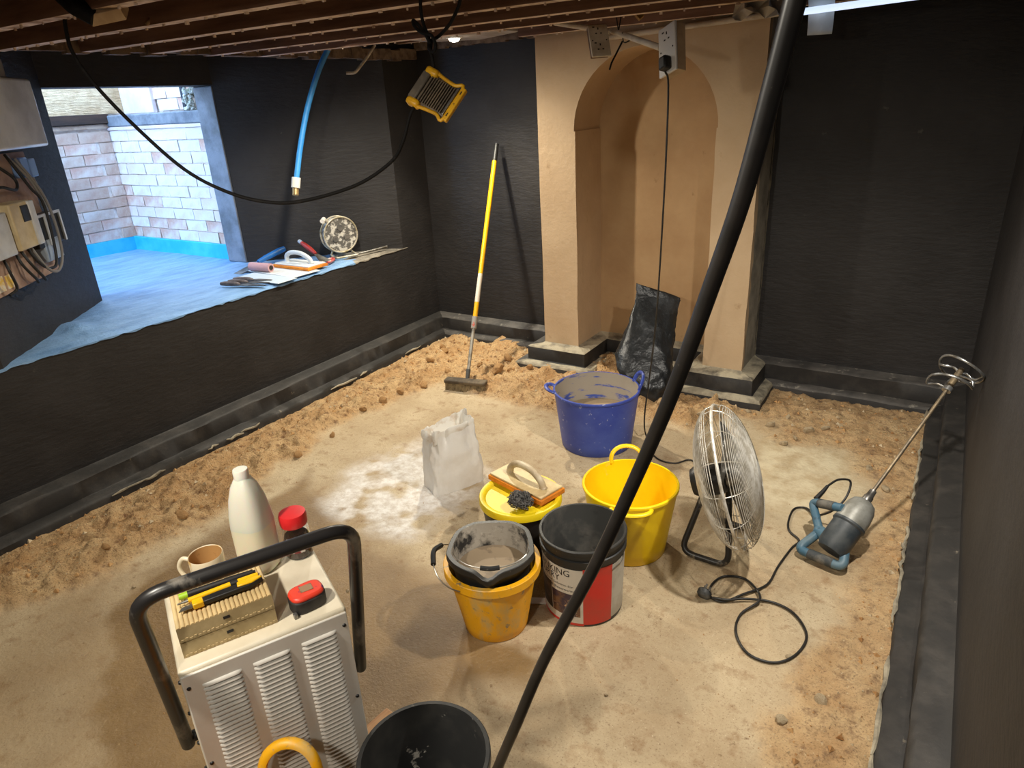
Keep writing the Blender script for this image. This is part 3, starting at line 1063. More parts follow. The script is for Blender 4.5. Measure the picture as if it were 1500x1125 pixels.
# near black bucket
nb = thing('bucket', 'empty black bucket with white spatter beside the dehumidifier, cut by the frame', 'bucket', (-.756, .737, 0))
o_, i_ = shell(.134, .34, .112, .003, .007, .02)
mb = MB().lathe(o_, 64, mi=0)
mb.lathe([o_[-1]] + i_, 64, mi=1)
mb.build('bucket_wall', [MT['black_plastic'], mat('spattered_black', (56, 56, 56), .5, col2=(84, 82, 78), scale=6, lo=.45, hi=.7, col3=(206, 200, 190), scale3=22, lo3=.64, hi3=.68)], nb, smooth=40)

# float and scouring ball on the yellow lid
fx = Vector((.27, -.07, 0)).normalized()
fl = thing('plastering_float', 'sponge float with an orange base lying on the yellow bucket lid', 'float', M=frame((-1.19, 1.872, .262), fx, z=(0, 0, 1)))
MT['orange'] = mat('orange_sponge', (226, 138, 30), .85, col2=(196, 112, 30), scale=20, bump=.4, bscale=120)
MT['cream'] = mat('cream_plastic_dirty', (214, 192, 142), .5, col2=(176, 150, 106), scale=12, lo=.45, hi=.7)
MB().box((0, 0, .010), (.285, .125, .020)).build('sponge', MT['orange'], fl, bev=.003)
MB().box((0, 0, .024), (.272, .114, .008)).build('plate', MT['cream'], fl, bev=.002)
MB().tube(spline([(-.085, 0, .024), (-.075, 0, .055), (-.045, 0, .078), (0, 0, .084), (.045, 0, .076), (.080, 0, .052), (.092, 0, .024)]), [.016] + [.0135] * 35 + [.018], 10).build('handle', mat('pale_handle', (206, 190, 160), .5, col2=(170, 148, 116), scale=16), fl, smooth=60)
mb = MB()
for i in range(420):
    th, ph = random.uniform(0, 2 * PI), math.acos(random.uniform(-.55, 1))
    d = Vector((math.sin(ph) * math.cos(th), math.sin(ph) * math.sin(th), math.cos(ph)))
    c = d * random.uniform(.020, .034)
    e = Vector((random.uniform(-1, 1), random.uniform(-1, 1), random.uniform(-1, 1))).normalized() * .009
    mb.tube([c - e, c + d * .005, c + e], .0016, 4)
mb.ico((0, 0, 0), .026, 2, .15)
sb = mb.build('scouring_ball', mat('steel_wool', (66, 64, 62), .7, col2=(104, 100, 96), scale=60), loc=(-1.135, 1.745, .286), smooth=60)
sb.scale = (1.25, 1.1, .85)
tag(sb, 'dark grey wire wool ball resting on the float and yellow lid', 'scourer')
st = MB().box((0, 0, .006), (.12, .028, .006)).build('offcut_strip', MT['white_pl'], loc=(-.99, 1.60, .0), bev=.001)
st.rotation_euler = (0, 0, .45)
tag(st, 'small white strip lying between the yellow bucket and the drum', 'strip')

# ------------------------------------------------------------------ sack of plaster
def sack():
    d1 = Vector((.43, .90, 0)).normalized()
    t = thing('sand_sack', 'half full white woven sack with a rolled open mouth on the slab', 'sack', M=frame((-1.735, 2.12, 0), d1, z=(0, 0, 1)))
    na, nz = 80, 26
    vv, ff = [], []
    for k in range(nz + 1):
        q = k / nz
        z = .285 * q
        hx = .128 - .004 * q - .022 * q ** 3
        hy = .080 + .012 * math.sin(PI * q) - .018 * q ** 2
        for i in range(na):
            a = 2 * PI * i / na
            c, s = math.cos(a), math.sin(a)
            e = .42 if q < .5 else .55
            x = hx * math.copysign(abs(c) ** e, c)
            y = hy * math.copysign(abs(s) ** e, s)
            w = fbm(np.array([a * 3.2 + 5]), np.array([q * 3 + 2]), 4)[0] - .5
            w2 = math.sin(a * 9 + 3 * q) * q * q
            amp = .008 + .016 * q * q
            rr = 1 + (w * amp * 2.2 + w2 * .006) / .1
            zz = z + (w * .05 * q ** 3 + (.020 * c - .012 * s) * q ** 4)
            vv.append((x * rr, y * rr, zz))
    for k in range(nz):
        for i in range(na):
            ff.append((k * na + i, k * na + (i + 1) % na, (k + 1) * na + (i + 1) % na, (k + 1) * na + i))
    ff.append(tuple(range(na - 1, -1, -1)))
    MT['woven'] = mat('woven_white', (232, 230, 226), .55, col2=(216, 210, 202), scale=6, lo=.4, hi=.7, bump=.35, bscale=150, bdist=.003)
    MB().add(vv, ff).build('sack_body', MT['woven'], t, smooth=60)
    # rolled mouth: the top rings turned outwards, and the inside
    topr = vv[nz * na:]
    cv, cf = [], []
    prof = [(1.0, -.030, 1.06), (1.0, -.012, 1.09), (1.0, .004, 1.06), (1.0, .010, .98), (1.0, -.006, .90), (1.0, -.05, .80), (1.0, -.09, .66)]
    for j, (_, dz, s) in enumerate(prof):
        for i, p in enumerate(topr):
            w = fbm(np.array([i * .5 + j]), np.array([j * 1.7]), 3)[0] - .5
            g = math.sin(i * 2 * PI / na * 2 + .8)
            cv.append((p[0] * (s + .07 * w), p[1] * (s + .12 * w), p[2] + dz * (1.2 + .6 * g) + .014 * w))
    for j in range(len(prof) - 1):
        for i in range(na):
            cf.append((j * na + i, j * na + (i + 1) % na, (j + 1) * na + (i + 1) % na, (j + 1) * na + i))
    b = len(prof) - 1
    cf.append(tuple(b * na + i for i in range(na)))
    m = mat('sack_mouth', (228, 224, 216), .75, col2=(196, 174, 150), scale=12, lo=.54, hi=.70, col3=(190, 96, 62), scale3=9, lo3=.66, hi3=.69)
    MB().add(cv, cf).build('rolled_mouth', m, t, smooth=60)


sack()

# ------------------------------------------------------------------ black rubble bag leaning in the niche
def rubble_bag():
    t = thing('rubble_bag', 'black plastic rubble sack leaning upright in the arched niche behind the blue tub', 'sack', (-1.27, 3.30, 0.03))
    # spine (local), half width, half depth
    secs = [((.02, -.02, 0), .070, .045), ((.015, -.015, .03), .090, .060), ((0, 0, .09), .115, .075), ((-.03, .03, .16), .150, .080), ((-.055, .075, .23), .160, .070), ((-.055, .13, .30), .140, .055), ((-.055, .19, .38), .128, .040),
            ((-.06, .25, .45), .122, .022), ((-.065, .285, .50), .122, .010), ((-.068, .30, .535), .122, .004)]
    sx = Vector((.90, .43, 0)).normalized()
    na = 56
    fine = []
    for j in range(len(secs) - 1):
        for k in range(6):
            u = k / 6
            a, b = secs[j], secs[j + 1]
            fine.append((Vector(a[0]).lerp(Vector(b[0]), u), a[1] + (b[1] - a[1]) * u, a[2] + (b[2] - a[2]) * u))
    fine.append((Vector(secs[-1][0]), secs[-1][1], secs[-1][2]))
    vv, ff = [], []
    for j, (c, hw, hd) in enumerate(fine):
        q = j / (len(fine) - 1)
        yv = Vector((-sx.y, sx.x, 0))
        for i in range(na):
            a = 2 * PI * i / na
            w = fbm(np.array([a * 2.4 + 3]), np.array([q * 9]), 4, .6)[0] - .5
            w += .6 * (abs(2 * fbm(np.array([a * 1.6 + q * 5]), np.array([q * 4 + a]), 3)[0] - 1) - .3)
            d = w * .034 * (1.0 - .6 * q)
            ca, sa = math.cos(a), math.sin(a)
            p = c + sx * (hw * math.copysign(abs(ca) ** .8, ca) + d * ca) + yv * ((hd + d * (1 if hd > .02 else .3)) * sa)
            tilt = -.045 * ca * q ** 3
            vv.append((p.x, p.y, p.z + tilt))
    for j in range(len(fine) - 1):
        for i in range(na):
            ff.append((j * na + i, j * na + (i + 1) % na, (j + 1) * na + (i + 1) % na, (j + 1) * na + i))
    ff.append(tuple(range(na - 1, -1, -1)))
    ff.append(tuple((len(fine) - 1) * na + i for i in range(na)))
    MB().add(vv, ff).build('sack_body', mat('black_polythene', (30, 32, 34), .32, col2=(70, 74, 78), scale=6, lo=.52, hi=.78, bump=.7, bscale=16, bdist=.012), t, smooth=60)


rubble_bag()

# ------------------------------------------------------------------ broom
def broom():
    foot = Vector((-2.30, 3.02, gz(-2.3, 3.0) + .045))
    topp = Vector((-2.527, 3.835, 1.345))
    ax = (topp - foot).normalized()
    t = thing('broom', 'broom with a yellow telescopic handle leaning against the black corner wall', 'broom', tuple(foot))
    hd = MB().box((0, 0, .018), (.275, .052, .022))
    hx = frame((0, -.01, -.01), (.27, .035, .01), z=(0, -.15, 1))
    o = hd.build('head', mat('broom_head', (72, 62, 50), .8, col2=(110, 96, 76), scale=14), t, bev=.006)
    o.matrix_local = hx
    br_ = MB()
    for i in range(46):
        for j in range(7):
            x, y = -.130 + .26 * i / 45, -.020 + .04 * j / 6
            br_.tube([(x, y, .010), (x * 1.03 + random.uniform(-.003, .003), y * 1.2 - .006 + random.uniform(-.003, .003), -.038)], .0022, 3)
    o = br_.build('bristles', mat('bristles', (150, 132, 100), .9, col2=(96, 82, 62), scale=30), t, smooth=0)
    o['kind'] = 'stuff'
    o.matrix_local = hx
    def seg(a, b, r0, r1, nm, m, n=14):
        L_ = (topp - foot).length
        p = [ax * (L_ * (a + (b - a) * k / 3)) for k in range(4)]
        MB().tube(p, [r0 + (r1 - r0) * k / 3 for k in range(4)], n).build(nm, m, t)
    alu = mat('dull_aluminium', (176, 170, 158), .45, metal=.4, col2=(140, 132, 118), scale=20)
    yel = mat('yellow_handle', (244, 184, 14), .35, col2=(232, 168, 12), scale=8)
    seg(.0, .05, .011, .014, 'socket', MT['grey_dusty'])
    seg(.04, .225, .0105, .0105, 'lower_tube', alu)
    seg(.215, .262, .017, .019, 'clamp', mat('grey_clamp', (150, 146, 140), .5, col2=(186, 90, 74), scale=18, lo=.55, hi=.6))
    seg(.258, .325, .0145, .0145, 'band', yel)
    seg(.322, .44, .0148, .0148, 'sleeve', mat('pale_sleeve', (216, 206, 190), .5))
    seg(.437, .93, .0145, .0145, 'handle', yel)
    seg(.925, 1.0, .0155, .0140, 'grip', MT['blk'])


broom()

# ------------------------------------------------------------------ floor fan
def fan():
    C_ = Vector((-.505, 2.10, .365))
    A = Vector((.920, .250, .290)).normalized()
    M = zframe(tuple(C_), A)
    t = thing('floor_fan', 'chrome wire floor fan tilted up on a black tube stand by the mixer', 'fan', (-.52, 2.1, 0))
    Ml = Matrix.Translation((.52, -2.1, 0)) @ M
    Rr = .252
    wire = mat('guard_wire', (226, 222, 212), .4, metal=.35, col2=(186, 178, 162), scale=30)

    def dome(sign, name):
        mb = MB()
        nr = 36
        pf = lambda q: sign * (.098 * math.sqrt(max(0.0, 1 - q ** 2.2)) + .004)
        for k in range(nr):
            q = .20 + .80 * k / (nr - 1)
            z = pf(q)
            mb.tube([(Rr * q * math.cos(2 * PI * i / 56), Rr * q * math.sin(2 * PI * i / 56), z) for i in range(56)], .0014, 4, closed=True)
        for k in range(14):
            a = 2 * PI * k / 14 + .2
            mb.tube([(Rr * q * math.cos(a), Rr * q * math.sin(a), pf(q) - sign * .002) for q in (.14, .3, .45, .6, .72, .82, .9, .96, 1.0)], .0017, 4)
        mb.add([Ml @ Vector(p) for p in mb.v], mb.f) if False else None
        mb.v = [tuple(Ml @ Vector(p)) for p in mb.v]
        return mb.build(name, wire, t, smooth=60)

    dome(1, 'front_guard')
    dome(-1, 'rear_guard')
    mb = MB().tube([(Rr * math.cos(2 * PI * i / 64), Rr * math.sin(2 * PI * i / 64), 0) for i in range(64)], .0045, 8, closed=True)
    mb.v = [tuple(Ml @ Vector(p)) for p in mb.v]
    mb.build('guard_ring', wire, t)
    MB().lathe([(0, .106), (.034, .104), (.040, .100), (.040, .094), (0, .094)], 32, M=Ml).build('badge', mat('fan_badge', (176, 172, 164), .4), t)
    MB().lathe([(0, .05), (.028, .046), (.034, .02), (.034, -.01), (0, -.01)], 32, M=Ml).build('hub', MT['chrome'], t)
    MB().lathe([(0, -.012), (.050, -.014), (.056, -.03), (.056, -.105), (.045, -.125), (0, -.128)], 32, M=Ml).build('motor', mat('motor_case', (60, 58, 56), .4, metal=.5), t)
    bmat = mat('fan_blade', (150, 148, 144), .3, metal=.85)
    for k in range(3):
        vv, ff = [], []
        for i in range(9):
            u = i / 8
            r = .03 + .195 * u
            half = .35 + .25 * math.sin(PI * min(1, u * .9 + .1))
            for j in range(7):
                a = 2 * PI * k / 3 + (j / 6 - .5) * 2 * half + .25 * u
                vv.append((r * math.cos(a), r * math.sin(a), .018 - (j / 6 - .5) * .062 * (1 - .35 * u)))
        for i in range(8):
            for j in range(6):
                ff.append((i * 7 + j, i * 7 + j + 1, (i + 1) * 7 + j + 1, (i + 1) * 7 + j))
        o = MB().add(vv, ff, M=Ml).build('blade', bmat, t, smooth=60)
        s = o.modifiers.new('thick', 'SOLIDIFY')
        s.thickness = .0015
    tubem = mat('stand_tube', (38, 36, 34), .4, col2=(140, 128, 108), scale=24, lo=.56, hi=.7)
    base = Vector((.52, -2.1, 0))
    back = C_ - A * .10
    for nm, pts in (('stand', [(-.60, 2.20, .27), (-.655, 2.085, .013), (-.475, 2.075, .013), (-.52, 2.17, .30)]),
                    ('stand', [(-.58, 2.26, .27), (-.62, 2.36, .013), (-.44, 2.33, .013), (-.50, 2.22, .30)])):
        p = [Vector(q) + base for q in pts]
        MB().tube(round_path([p[0], p[1], p[2], p[3]], .05), .0115, 12).build(nm, tubem, t, smooth=60)
    MB().tube([Vector((-.60, 2.19, .275)) + base, Vector((-.58, 2.27, .275)) + base], .012, 10).build('crossbar', tubem, t)
    MB().tube([Vector((-.59, 2.215, .275)) + base, back + base], .018, 10).build('bracket', tubem, t)


fan()

# ------------------------------------------------------------------ paddle mixer
def mixer():
    tip = Vector((.112, 2.855, .565))
    ch = Vector((-.086, 2.448, .218))
    ax = (tip - ch).normalized()
    t = thing('paddle_mixer', 'blue and grey electric paddle mixer leaning with its whisk against the right wall', 'mixer', (-.17, 2.4, 0))
    base = Vector((.17, -2.4, 0))
    M = Matrix.Translation(base) @ zframe(tuple(ch), ax)
    grey = mat('mixer_gearbox', (150, 150, 144), .45, metal=.2, col2=(120, 118, 110), scale=14)
    dark = mat('mixer_motor_case', (48, 56, 62), .5, col2=(74, 78, 80), scale=12)
    teal = mat('mixer_handle_blue', (66, 104, 126), .5, col2=(98, 120, 130), scale=16, lo=.45, hi=.7, col3=(40, 52, 60), scale3=22, lo3=.6, hi3=.68)
    MB().lathe([(0, .02), (.012, .02), (.014, -.005), (.017, -.01), (.017, -.03), (0, -.03)], 20, M=M).build('chuck', MT['chrome'], t)
    MB().lathe([(0, -.028), (.026, -.030), (.040, -.040), (.050, -.062), (.056, -.100), (.056, -.132), (0, -.132)], 32, M=M).build('gearbox', grey, t)
    MB().lathe([(0, -.131), (.058, -.132), (.059, -.140), (.054, -.146), (.054, -.235), (.044, -.255), (0, -.257)], 32, M=M).build('motor_housing', dark, t)
    # ventilated tail piece
    mb = MB()
    for k in range(6):
        a = -2.2 + k * .18
        mb.box((.054 * math.cos(a), .054 * math.sin(a), -.215), (.006, .004, .03), M=M)
    mb.build('vent_rib', mat('vent_pale', (170, 176, 178), .5), t)
    # shaft and whisk
    MB().lathe([(0, .02), (.0065, .02), (.0065, .50), (.011, .505), (.012, .58), (.010, .605), (0, .607)], 16, M=M).build('shaft', mat('mixer_shaft', (108, 98, 84), .45, metal=.6, col2=(150, 132, 104), scale=20), t)
    whisk = mat('whisk_steel', (176, 178, 178), .3, metal=.8, col2=(120, 112, 100), scale=24)
    R_ = .078
    mb = MB()
    mb.tube([(R_ * math.cos(2 * PI * i / 40), R_ * math.sin(2 * PI * i / 40), .600 + .006 * math.sin(4 * PI * i / 40)) for i in range(40)], .0052, 6, closed=True, M=M)
    mb.tube(spline([(R_, 0, .60), (.05, .02, .588), (.02, .01, .596), (0, 0, .585), (-.02, -.01, .596), (-.05, -.02, .588), (-R_, 0, .60)]), .0045, 6, M=M)
    mb.build('whisk_ring', whisk, t, smooth=60)
    mb = MB()
    mb.tube([(R_ * .94 * math.cos(a), R_ * .94 * math.sin(a), .505 + .01 * a) for a in [k * PI / 18 for k in range(19)]], .0055, 6, M=M)
    mb.tube(spline([(R_ * .94, 0, .505), (.04, .01, .51), (.012, 0, .512)]), .005, 6, M=M)
    mb.tube(spline([(-R_ * .94, 0, .536), (-.06, .015, .56), (0, 0, .575)]), .0045, 6, M=M)
    mb.tube(spline([(R_ * .5, -R_ * .8, .598), (.04, -.05, .555), (.01, 0, .52)]), .0045, 6, M=M)
    mb.build('whisk_ring', whisk, t, smooth=60)
    MB().lathe([(0, .497), (.0165, .497), (.0165, .515), (0, .515)], 16, M=M).build('whisk_hub', whisk, t)
    # handle frame
    hub = Vector((-.222, 2.335, .085))
    pts_a = [hub, Vector((-.272, 2.44, .140)), Vector((-.160, 2.36, .190))]
    pts_b = [hub, Vector((-.281, 2.270, .032)), Vector((-.122, 2.225, .036)), Vector((-.135, 2.345, .105))]
    MB().tube([p + base for p in round_path(pts_a, .025)], .0155, 12).build('handle', teal, t, smooth=60)
    MB().tube([p + base for p in round_path(pts_b, .028)], .0165, 12).build('handle', teal, t, smooth=60)
    grip = mat('mixer_grip', (56, 60, 62), .7, col2=(110, 106, 98), scale=24)
    MB().tube([pts_b[1].lerp(pts_b[2], a) + base for a in (.25, .5, .78)], .0185, 12).build('grip', grip, t)
    MB().tube([pts_a[1].lerp(pts_a[2], a) + base for a in (.25, .5, .75)], .0175, 12).build('grip', grip, t)
    MB().tube([hub + base, Vector((-.172, 2.30, .085)) + base], .024, 12).build('handle_hub', teal, t)
    MB().ico(tuple(hub + base), .024, 2).build('switch_housing', teal, t)
    # strain relief and flex
    MB().tube([Vector((-.262, 2.452, .148)) + base, Vector((-.245, 2.49, .165)) + base, Vector((-.235, 2.515, .178)) + base], [.010, .008, .006], 10).build('strain_relief', MT['blk'], t)
    fl_ = [(-.235, 2.515, .178), (-.205, 2.56, .19), (-.165, 2.585, .18), (-.168, 2.55, .13), (-.20, 2.50, .09), (-.26, 2.53, .03), (-.31, 2.60, .008), (-.35, 2.575, .006), (-.352, 2.48, .006), (-.335, 2.41, .006), (-.29, 2.36, .008), (-.305, 2.30, .006),
           (-.324, 2.17, .006), (-.335, 2.05, .006), (-.39, 1.96, .010), (-.44, 1.895, .006), (-.486, 1.90, .006), (-.50, 1.96, .006), (-.475, 2.025, .006), (-.41, 2.045, .006), (-.352, 1.99, .014), (-.337, 1.94, .014), (-.374, 1.861, .006),
           (-.365, 1.77, .006), (-.31, 1.70, .006), (-.235, 1.70, .006), (-.185, 1.762, .006), (-.171, 1.862, .006), (-.225, 1.945, .006), (-.30, 1.968, .006), (-.38, 1.935, .012), (-.43, 1.90, .014), (-.478, 1.885, .014)]
    MB().tube([Vector(q) + base for q in spline(fl_, 6)], .0042, 8).build('flex', MT['cable'], t, smooth=60)
    # plug
    Mp = Matrix.Translation(base) @ frame((-.505, 1.888, .018), (-.9, .1, 0), z=(.1, .9, .5))
    MB().lathe([(0, -.012), (.018, -.012), (.024, -.004), (.024, .010), (.016, .016), (0, .017)], 20, M=Mp).build('plug', mat('rubber_plug', (40, 42, 44), .5, col2=(90, 92, 92), scale=30), t)
    mb = MB()
    for q in ((0, .012), (-.009, -.008), (.009, -.008)):
        mb.box((q[0], q[1], .024), (.006, .004, .016), M=Mp)
    mb.build('plug_pin', MT['chrome'], t)


mixer()

# ------------------------------------------------------------------ dehumidifier and what stands on it
CD = Vector((-1.1245, .6655, 0))
RZ = math.atan2(.889, .457)
Md = Matrix.Translation(CD) @ Matrix.Rotation(RZ, 4, 'Z')
TOP = .65


def dehumidifier():
    t = thing('dehumidifier', 'white portable dehumidifier with louvred front and a black tube handle', 'dehumidifier', tuple(CD), RZ)
    cream = mat('cream_enamel', (226, 216, 194), .4, col2=(206, 192, 164), scale=5, lo=.45, hi=.75, col3=(176, 156, 122), scale3=15, lo3=.66, hi3=.78)
    white = mat('white_enamel', (224, 220, 212), .4, col2=(214, 206, 194), scale=4, col3=(176, 158, 130), scale3=14, lo3=.70, hi3=.82)
    MB().box((0, .003, .07 + (TOP - .07) / 2), (.322, .278, TOP - .07)).build('cabinet', cream, t, bev=.006)
    MB().box((0, -.139, .36), (.318, .006, .565)).build('front_panel', white, t, bev=.002)
    slat = MB()
    w = .072
    n = 10
    vv = []
    for i in range(n + 1):                                    # a pressed louvre: half-round hood open below
        u = i / n
        e = min(1, min(u, 1 - u) * 9) ** .5
        vv += [(-w / 2 + w * u, 0, .0042), (-w / 2 + w * u, -.0048 * e, .0012), (-w / 2 + w * u, -.0052 * e, -.0022)]
    ff = []
    for i in range(n):
        for j in range(2):
            ff.append((i * 3 + j, (i + 1) * 3 + j, (i + 1) * 3 + j + 1, i * 3 + j + 1))
    slat.add(vv, ff)
    me = slat.mesh('vent_slat', white, 60)
    gap = MB()
    for x in (-.091, .002, .0965):
        for k in range(40):
            z = .607 - k * .0113
            gap.box((x, -.1421, z - .0042), (.066, .0006, .0020))
            link_mesh('vent_slat', me, t, (x, -.1420, z))
    gap.build('vent_opening', mat('vent_dark', (52, 44, 36), .8), t, smooth=0)
    for x, z in ((-.150, .613), (.150, .613), (-.150, .417), (.150, .417), (-.150, .2), (.150, .2)):
        MB().lathe([(0, .003), (.003, .0025), (.0042, 0), (0, 0)], 12, M=Matrix.Translation((x, -.142, z)) @ Matrix.Rotation(PI / 2, 4, 'X')).build('screw', MT['blk'], t)
    pts = [(-.185, -.060, .41), (-.187, -.205, .880), (.187, -.205, .880), (.185, -.060, .41)]
    tube_ = mat('black_tube_worn', (34, 32, 32), .35, col2=(150, 142, 130), scale=11, lo=.54, hi=.72, stretch=(1, 1, .5))
    MB().tube(round_path(pts, .055, 8), .0135, 14).build('handle', tube_, t, smooth=60)
    for s in (-1, 1):
        MB().tube([(s * .158, -.060, .425), (s * .185, -.060, .425)], .012, 12).build('handle_boss', MT['blk'], t)
        MB().tube([(s * .15, .09, .075), (s * .185, .09, .075)], .075, 24).build('wheel', MT['blk'], t)
        MB().tube([(s * .12, -.10, .0), (s * .12, -.10, .075)], .015, 12).build('foot', MT['blk'], t)
    for z in (.60, .52, .44):
        MB().ico((-.163, -.10, z), .005, 1).build('screw', MT['blk'], t)


dehumidifier()


def onto(x, y, z=TOP):
    p = Md @ Vector((x, y, z))
    return tuple(p)


# two ridged trays
beige = mat('beige_card', (214, 188, 138), .8, col2=(196, 168, 118), scale=8)
beige_d = mat('beige_card_side', (198, 176, 132), .85, col2=(172, 150, 108), scale=10)


def ridged_tray(label, z0, h, ridges):
    t = thing('ridged_box', label, 'box', onto(-.057, -.028, z0), RZ, 'ridged beige boxes on the dehumidifier')
    W, D_ = .176, .145
    mb = MB().box((0, 0, h / 2 - .001), (W, D_, h - .002))
    # scalloped lower edge along the front
    for k in range(22):
        mb.box((-W / 2 + .006 + k * .0078, -D_ / 2 - .0006, .004 + (.0022 if k % 2 else 0)), (.005, .0016, .0045))
    mb.build('tray', beige_d, t)
    mb2 = MB()
    for k in range(ridges):
        x = -W / 2 + W * (k + .5) / ridges
        me = None
        mb2 = MB()
        pr = [(W / ridges * .47 * math.cos(PI * i / 6), .0030 * math.sin(PI * i / 6)) for i in range(7)]
        vv = [(x + a, -D_ / 2, h - .002 + b) for a, b in pr] + [(x + a, D_ / 2, h - .002 + b) for a, b in pr]
        mb2.add(vv, [(i, i + 1, 8 + i, 7 + i) for i in range(6)] + [tuple(range(7)), tuple(range(13, 6, -1))])
        mb2.build('ridge', beige, t, smooth=60)
    MB().box((.0, -D_ / 2 - .0004, h * .62), (.012, .0016, .006)).build('catch_hole', MT['ink'], t)
    return t


ridged_tray('lower of two ridged beige boxes stacked on the dehumidifier top', TOP, .036, 0)
ridged_tray('upper ridged beige box carrying the marker and knives on the dehumidifier', TOP + .036, .034, 21)
ZB = TOP + .0735


def pen(p0, p1, r, name, label, cat, segs):
    a, b = Vector(onto(*p0, ZB + r)), Vector(onto(*p1, ZB + r))
    M = zframe(tuple(a), b - a)
    L_ = (b - a).length
    t = thing(name, label, cat, M=M)
    for nm, u0, u1, k0, k1, m in segs:
        MB().lathe([(0, L_ * u0), (r * k0, L_ * u0), (r * k1, L_ * u1), (0, L_ * u1)], 14).build(nm, m, t)
    return t


lime = mat('lime_plastic', (160, 200, 40), .4)
ky = mat('knife_yellow', (246, 190, 16), .35)
pen((-.128, -.018), (.018, -.020), .0068, 'marker_pen', 'black marker pen with a lime green end lying on the ridged box', 'pen',
    [('end_cap', 0, .11, .9, 1, lime), ('barrel', .11, .62, 1, 1, MT['ink']), ('cap', .62, .97, 1.08, .8, MT['ink']), ('clip', .97, 1, .5, .5, MT['ink'])])
pen((-.122, -.038), (.020, -.032), .0058, 'snap_off_knife', 'slim yellow snap-off knife between the marker and the bigger knife', 'knife',
    [('blade', -.08, .06, .25, .5, MT['chrome']), ('barrel', .06, .62, .9, 1, ky), ('slider', .62, .72, 1.15, 1.15, MT['ink']), ('tail', .72, 1, 1, .8, ky)])


def utility_knife():
    a, b = Vector(onto(-.122, -.058, ZB)), Vector(onto(.026, -.052, ZB))
    t = thing('utility_knife', 'black and yellow heavy duty utility knife nearest the front of the ridged box', 'knife', M=frame(tuple(a), b - a, z=(0, 0, 1)))
    L_ = (b - a).length
    MB().prism([(-.012, -.006), (.03, -.007), (.03, .005), (-.004, .005)], .004, .006).build('blade', MT['chrome'], t)
    MB().prism([(.02, -.009), (.10, -.010), (.12, -.012), (L_, -.004), (L_ - .004, .008), (.12, .008), (.06, .009), (.02, .007)], .001, .011).build('grip', MT['ink'], t, bev=.002)
    MB().prism([(.014, -.010), (.034, -.0105), (.034, .0085), (.014, .008)], .0005, .0125).build('collar', ky, t, bev=.002)
    MB().prism([(.098, -.005), (.125, -.008), (.148, .0), (.140, .009), (.10, .010)], .0008, .0135).build('slider', ky, t, bev=.002)


utility_knife()

# milk bottle, jar, mug, tape
def milk_bottle():
    t = thing('milk_bottle', 'translucent white plastic milk bottle, half full, on the dehumidifier', 'bottle', onto(.045, .112), RZ)
    t.scale = (.80, .80, .98)
    skin = mat('milky_plastic', (222, 220, 206), .4, sss=.5)
    milk = mat('milk_filled_plastic', (232, 224, 198), .4, sss=.5)
    pr = [(0, .002), (.048, .002), (.0545, .008), (.0555, .02), (.0555, .075), (.0555, .118), (.0555, .1185), (.053, .145), (.045, .185), (.034, .215), (.022, .233), (.019, .237)]
    sq = lambda v: [(x * (1 + .05 * math.cos(4 * math.atan2(y, x))), y * (1 + .05 * math.cos(4 * math.atan2(y, x))), z) for x, y, z in v]
    mb = MB().lathe(pr[5:], 48)
    mb.v = sq(mb.v)
    mb.build('body', skin, t, smooth=60)
    mb = MB().lathe(pr[:6], 48)
    mb.v = sq(mb.v)
    mb.build('milk', milk, t, smooth=60)
    MB().lathe([(.019, .232), (.0205, .234), (.0205, .252), (.019, .256), (0, .257)], 32).build('cap', mat('white_cap', (232, 230, 220), .4, sss=.3), t)
    mb = MB().tube(spline([(0, .052, .13), (0, .066, .15), (0, .062, .185), (0, .036, .205)]), .009, 8)
    mb.build('handle', skin, t, smooth=60)


milk_bottle()


def coffee_jar():
    t = thing('coffee_jar', 'glass jar of instant coffee with a red lid on the dehumidifier', 'jar', onto(.130, .106), RZ)
    t.scale = (.86, .86, .95)
    glass = mat('jar_glass', (250, 250, 250), .05, trans=1.0)
    MB().lathe([(0, .001), (.031, .001), (.035, .005), (.035, .07), (.033, .082), (.028, .09), (.028, .096), (.026, .096), (.026, .089), (.031, .08), (.0325, .07), (.0325, .006), (0, .005)], 40).build('glass', glass, t, smooth=60)
    MB().lathe([(0, .0055), (.0318, .0058), (.0318, .058), (.02, .064), (0, .060)], 32).build('coffee', mat('coffee', (54, 30, 20), .9, col2=(84, 50, 32), scale=90), t)
    mb = MB().lathe([(.026, .088), (.0345, .088), (.036, .092), (.0365, .112), (.034, .119), (.0, .121)], 48)
    mb.build('lid', MT['red'], t, smooth=50)
    MB().lathe([(.0352, .022), (.0354, .022), (.0354, .062), (.0352, .062)], 14, a0=-2.6, a1=-1.3).build('label_panel', mat('jar_label', (120, 30, 34), .5, col2=(214, 206, 196), scale=30, lo=.5, hi=.55), t)


coffee_jar()


def mug():
    t = thing('mug', 'pale mug with coffee stained inside behind the ridged boxes', 'mug', onto(-.062, .100), RZ)
    t.scale = (.86, .86, .92)
    m0 = mat('mug_glaze', (232, 218, 190), .25, col2=(214, 170, 96), scale=9, lo=.52, hi=.6)
    m1 = mat('mug_inside', (190, 146, 92), .3, col2=(110, 66, 34), scale=14, lo=.56, hi=.66)
    mb = MB().lathe([(0, .004), (.03, .004), (.034, 0), (.038, .006), (.0415, .05), (.0415, .088), (.0405, .0905), (.039, .089)], 40, mi=0)
    mb.lathe([(.039, .089), (.0385, .05), (.034, .010), (0, .008)], 40, mi=1)
    mb.build('body', [m0, m1], t, smooth=60)
    MB().tube(spline([(-.034, .022, .075), (-.052, .034, .078), (-.064, .042, .055), (-.056, .036, .03), (-.034, .022, .024)]), .0052, 10).build('handle', m0, t, smooth=60)


mug()


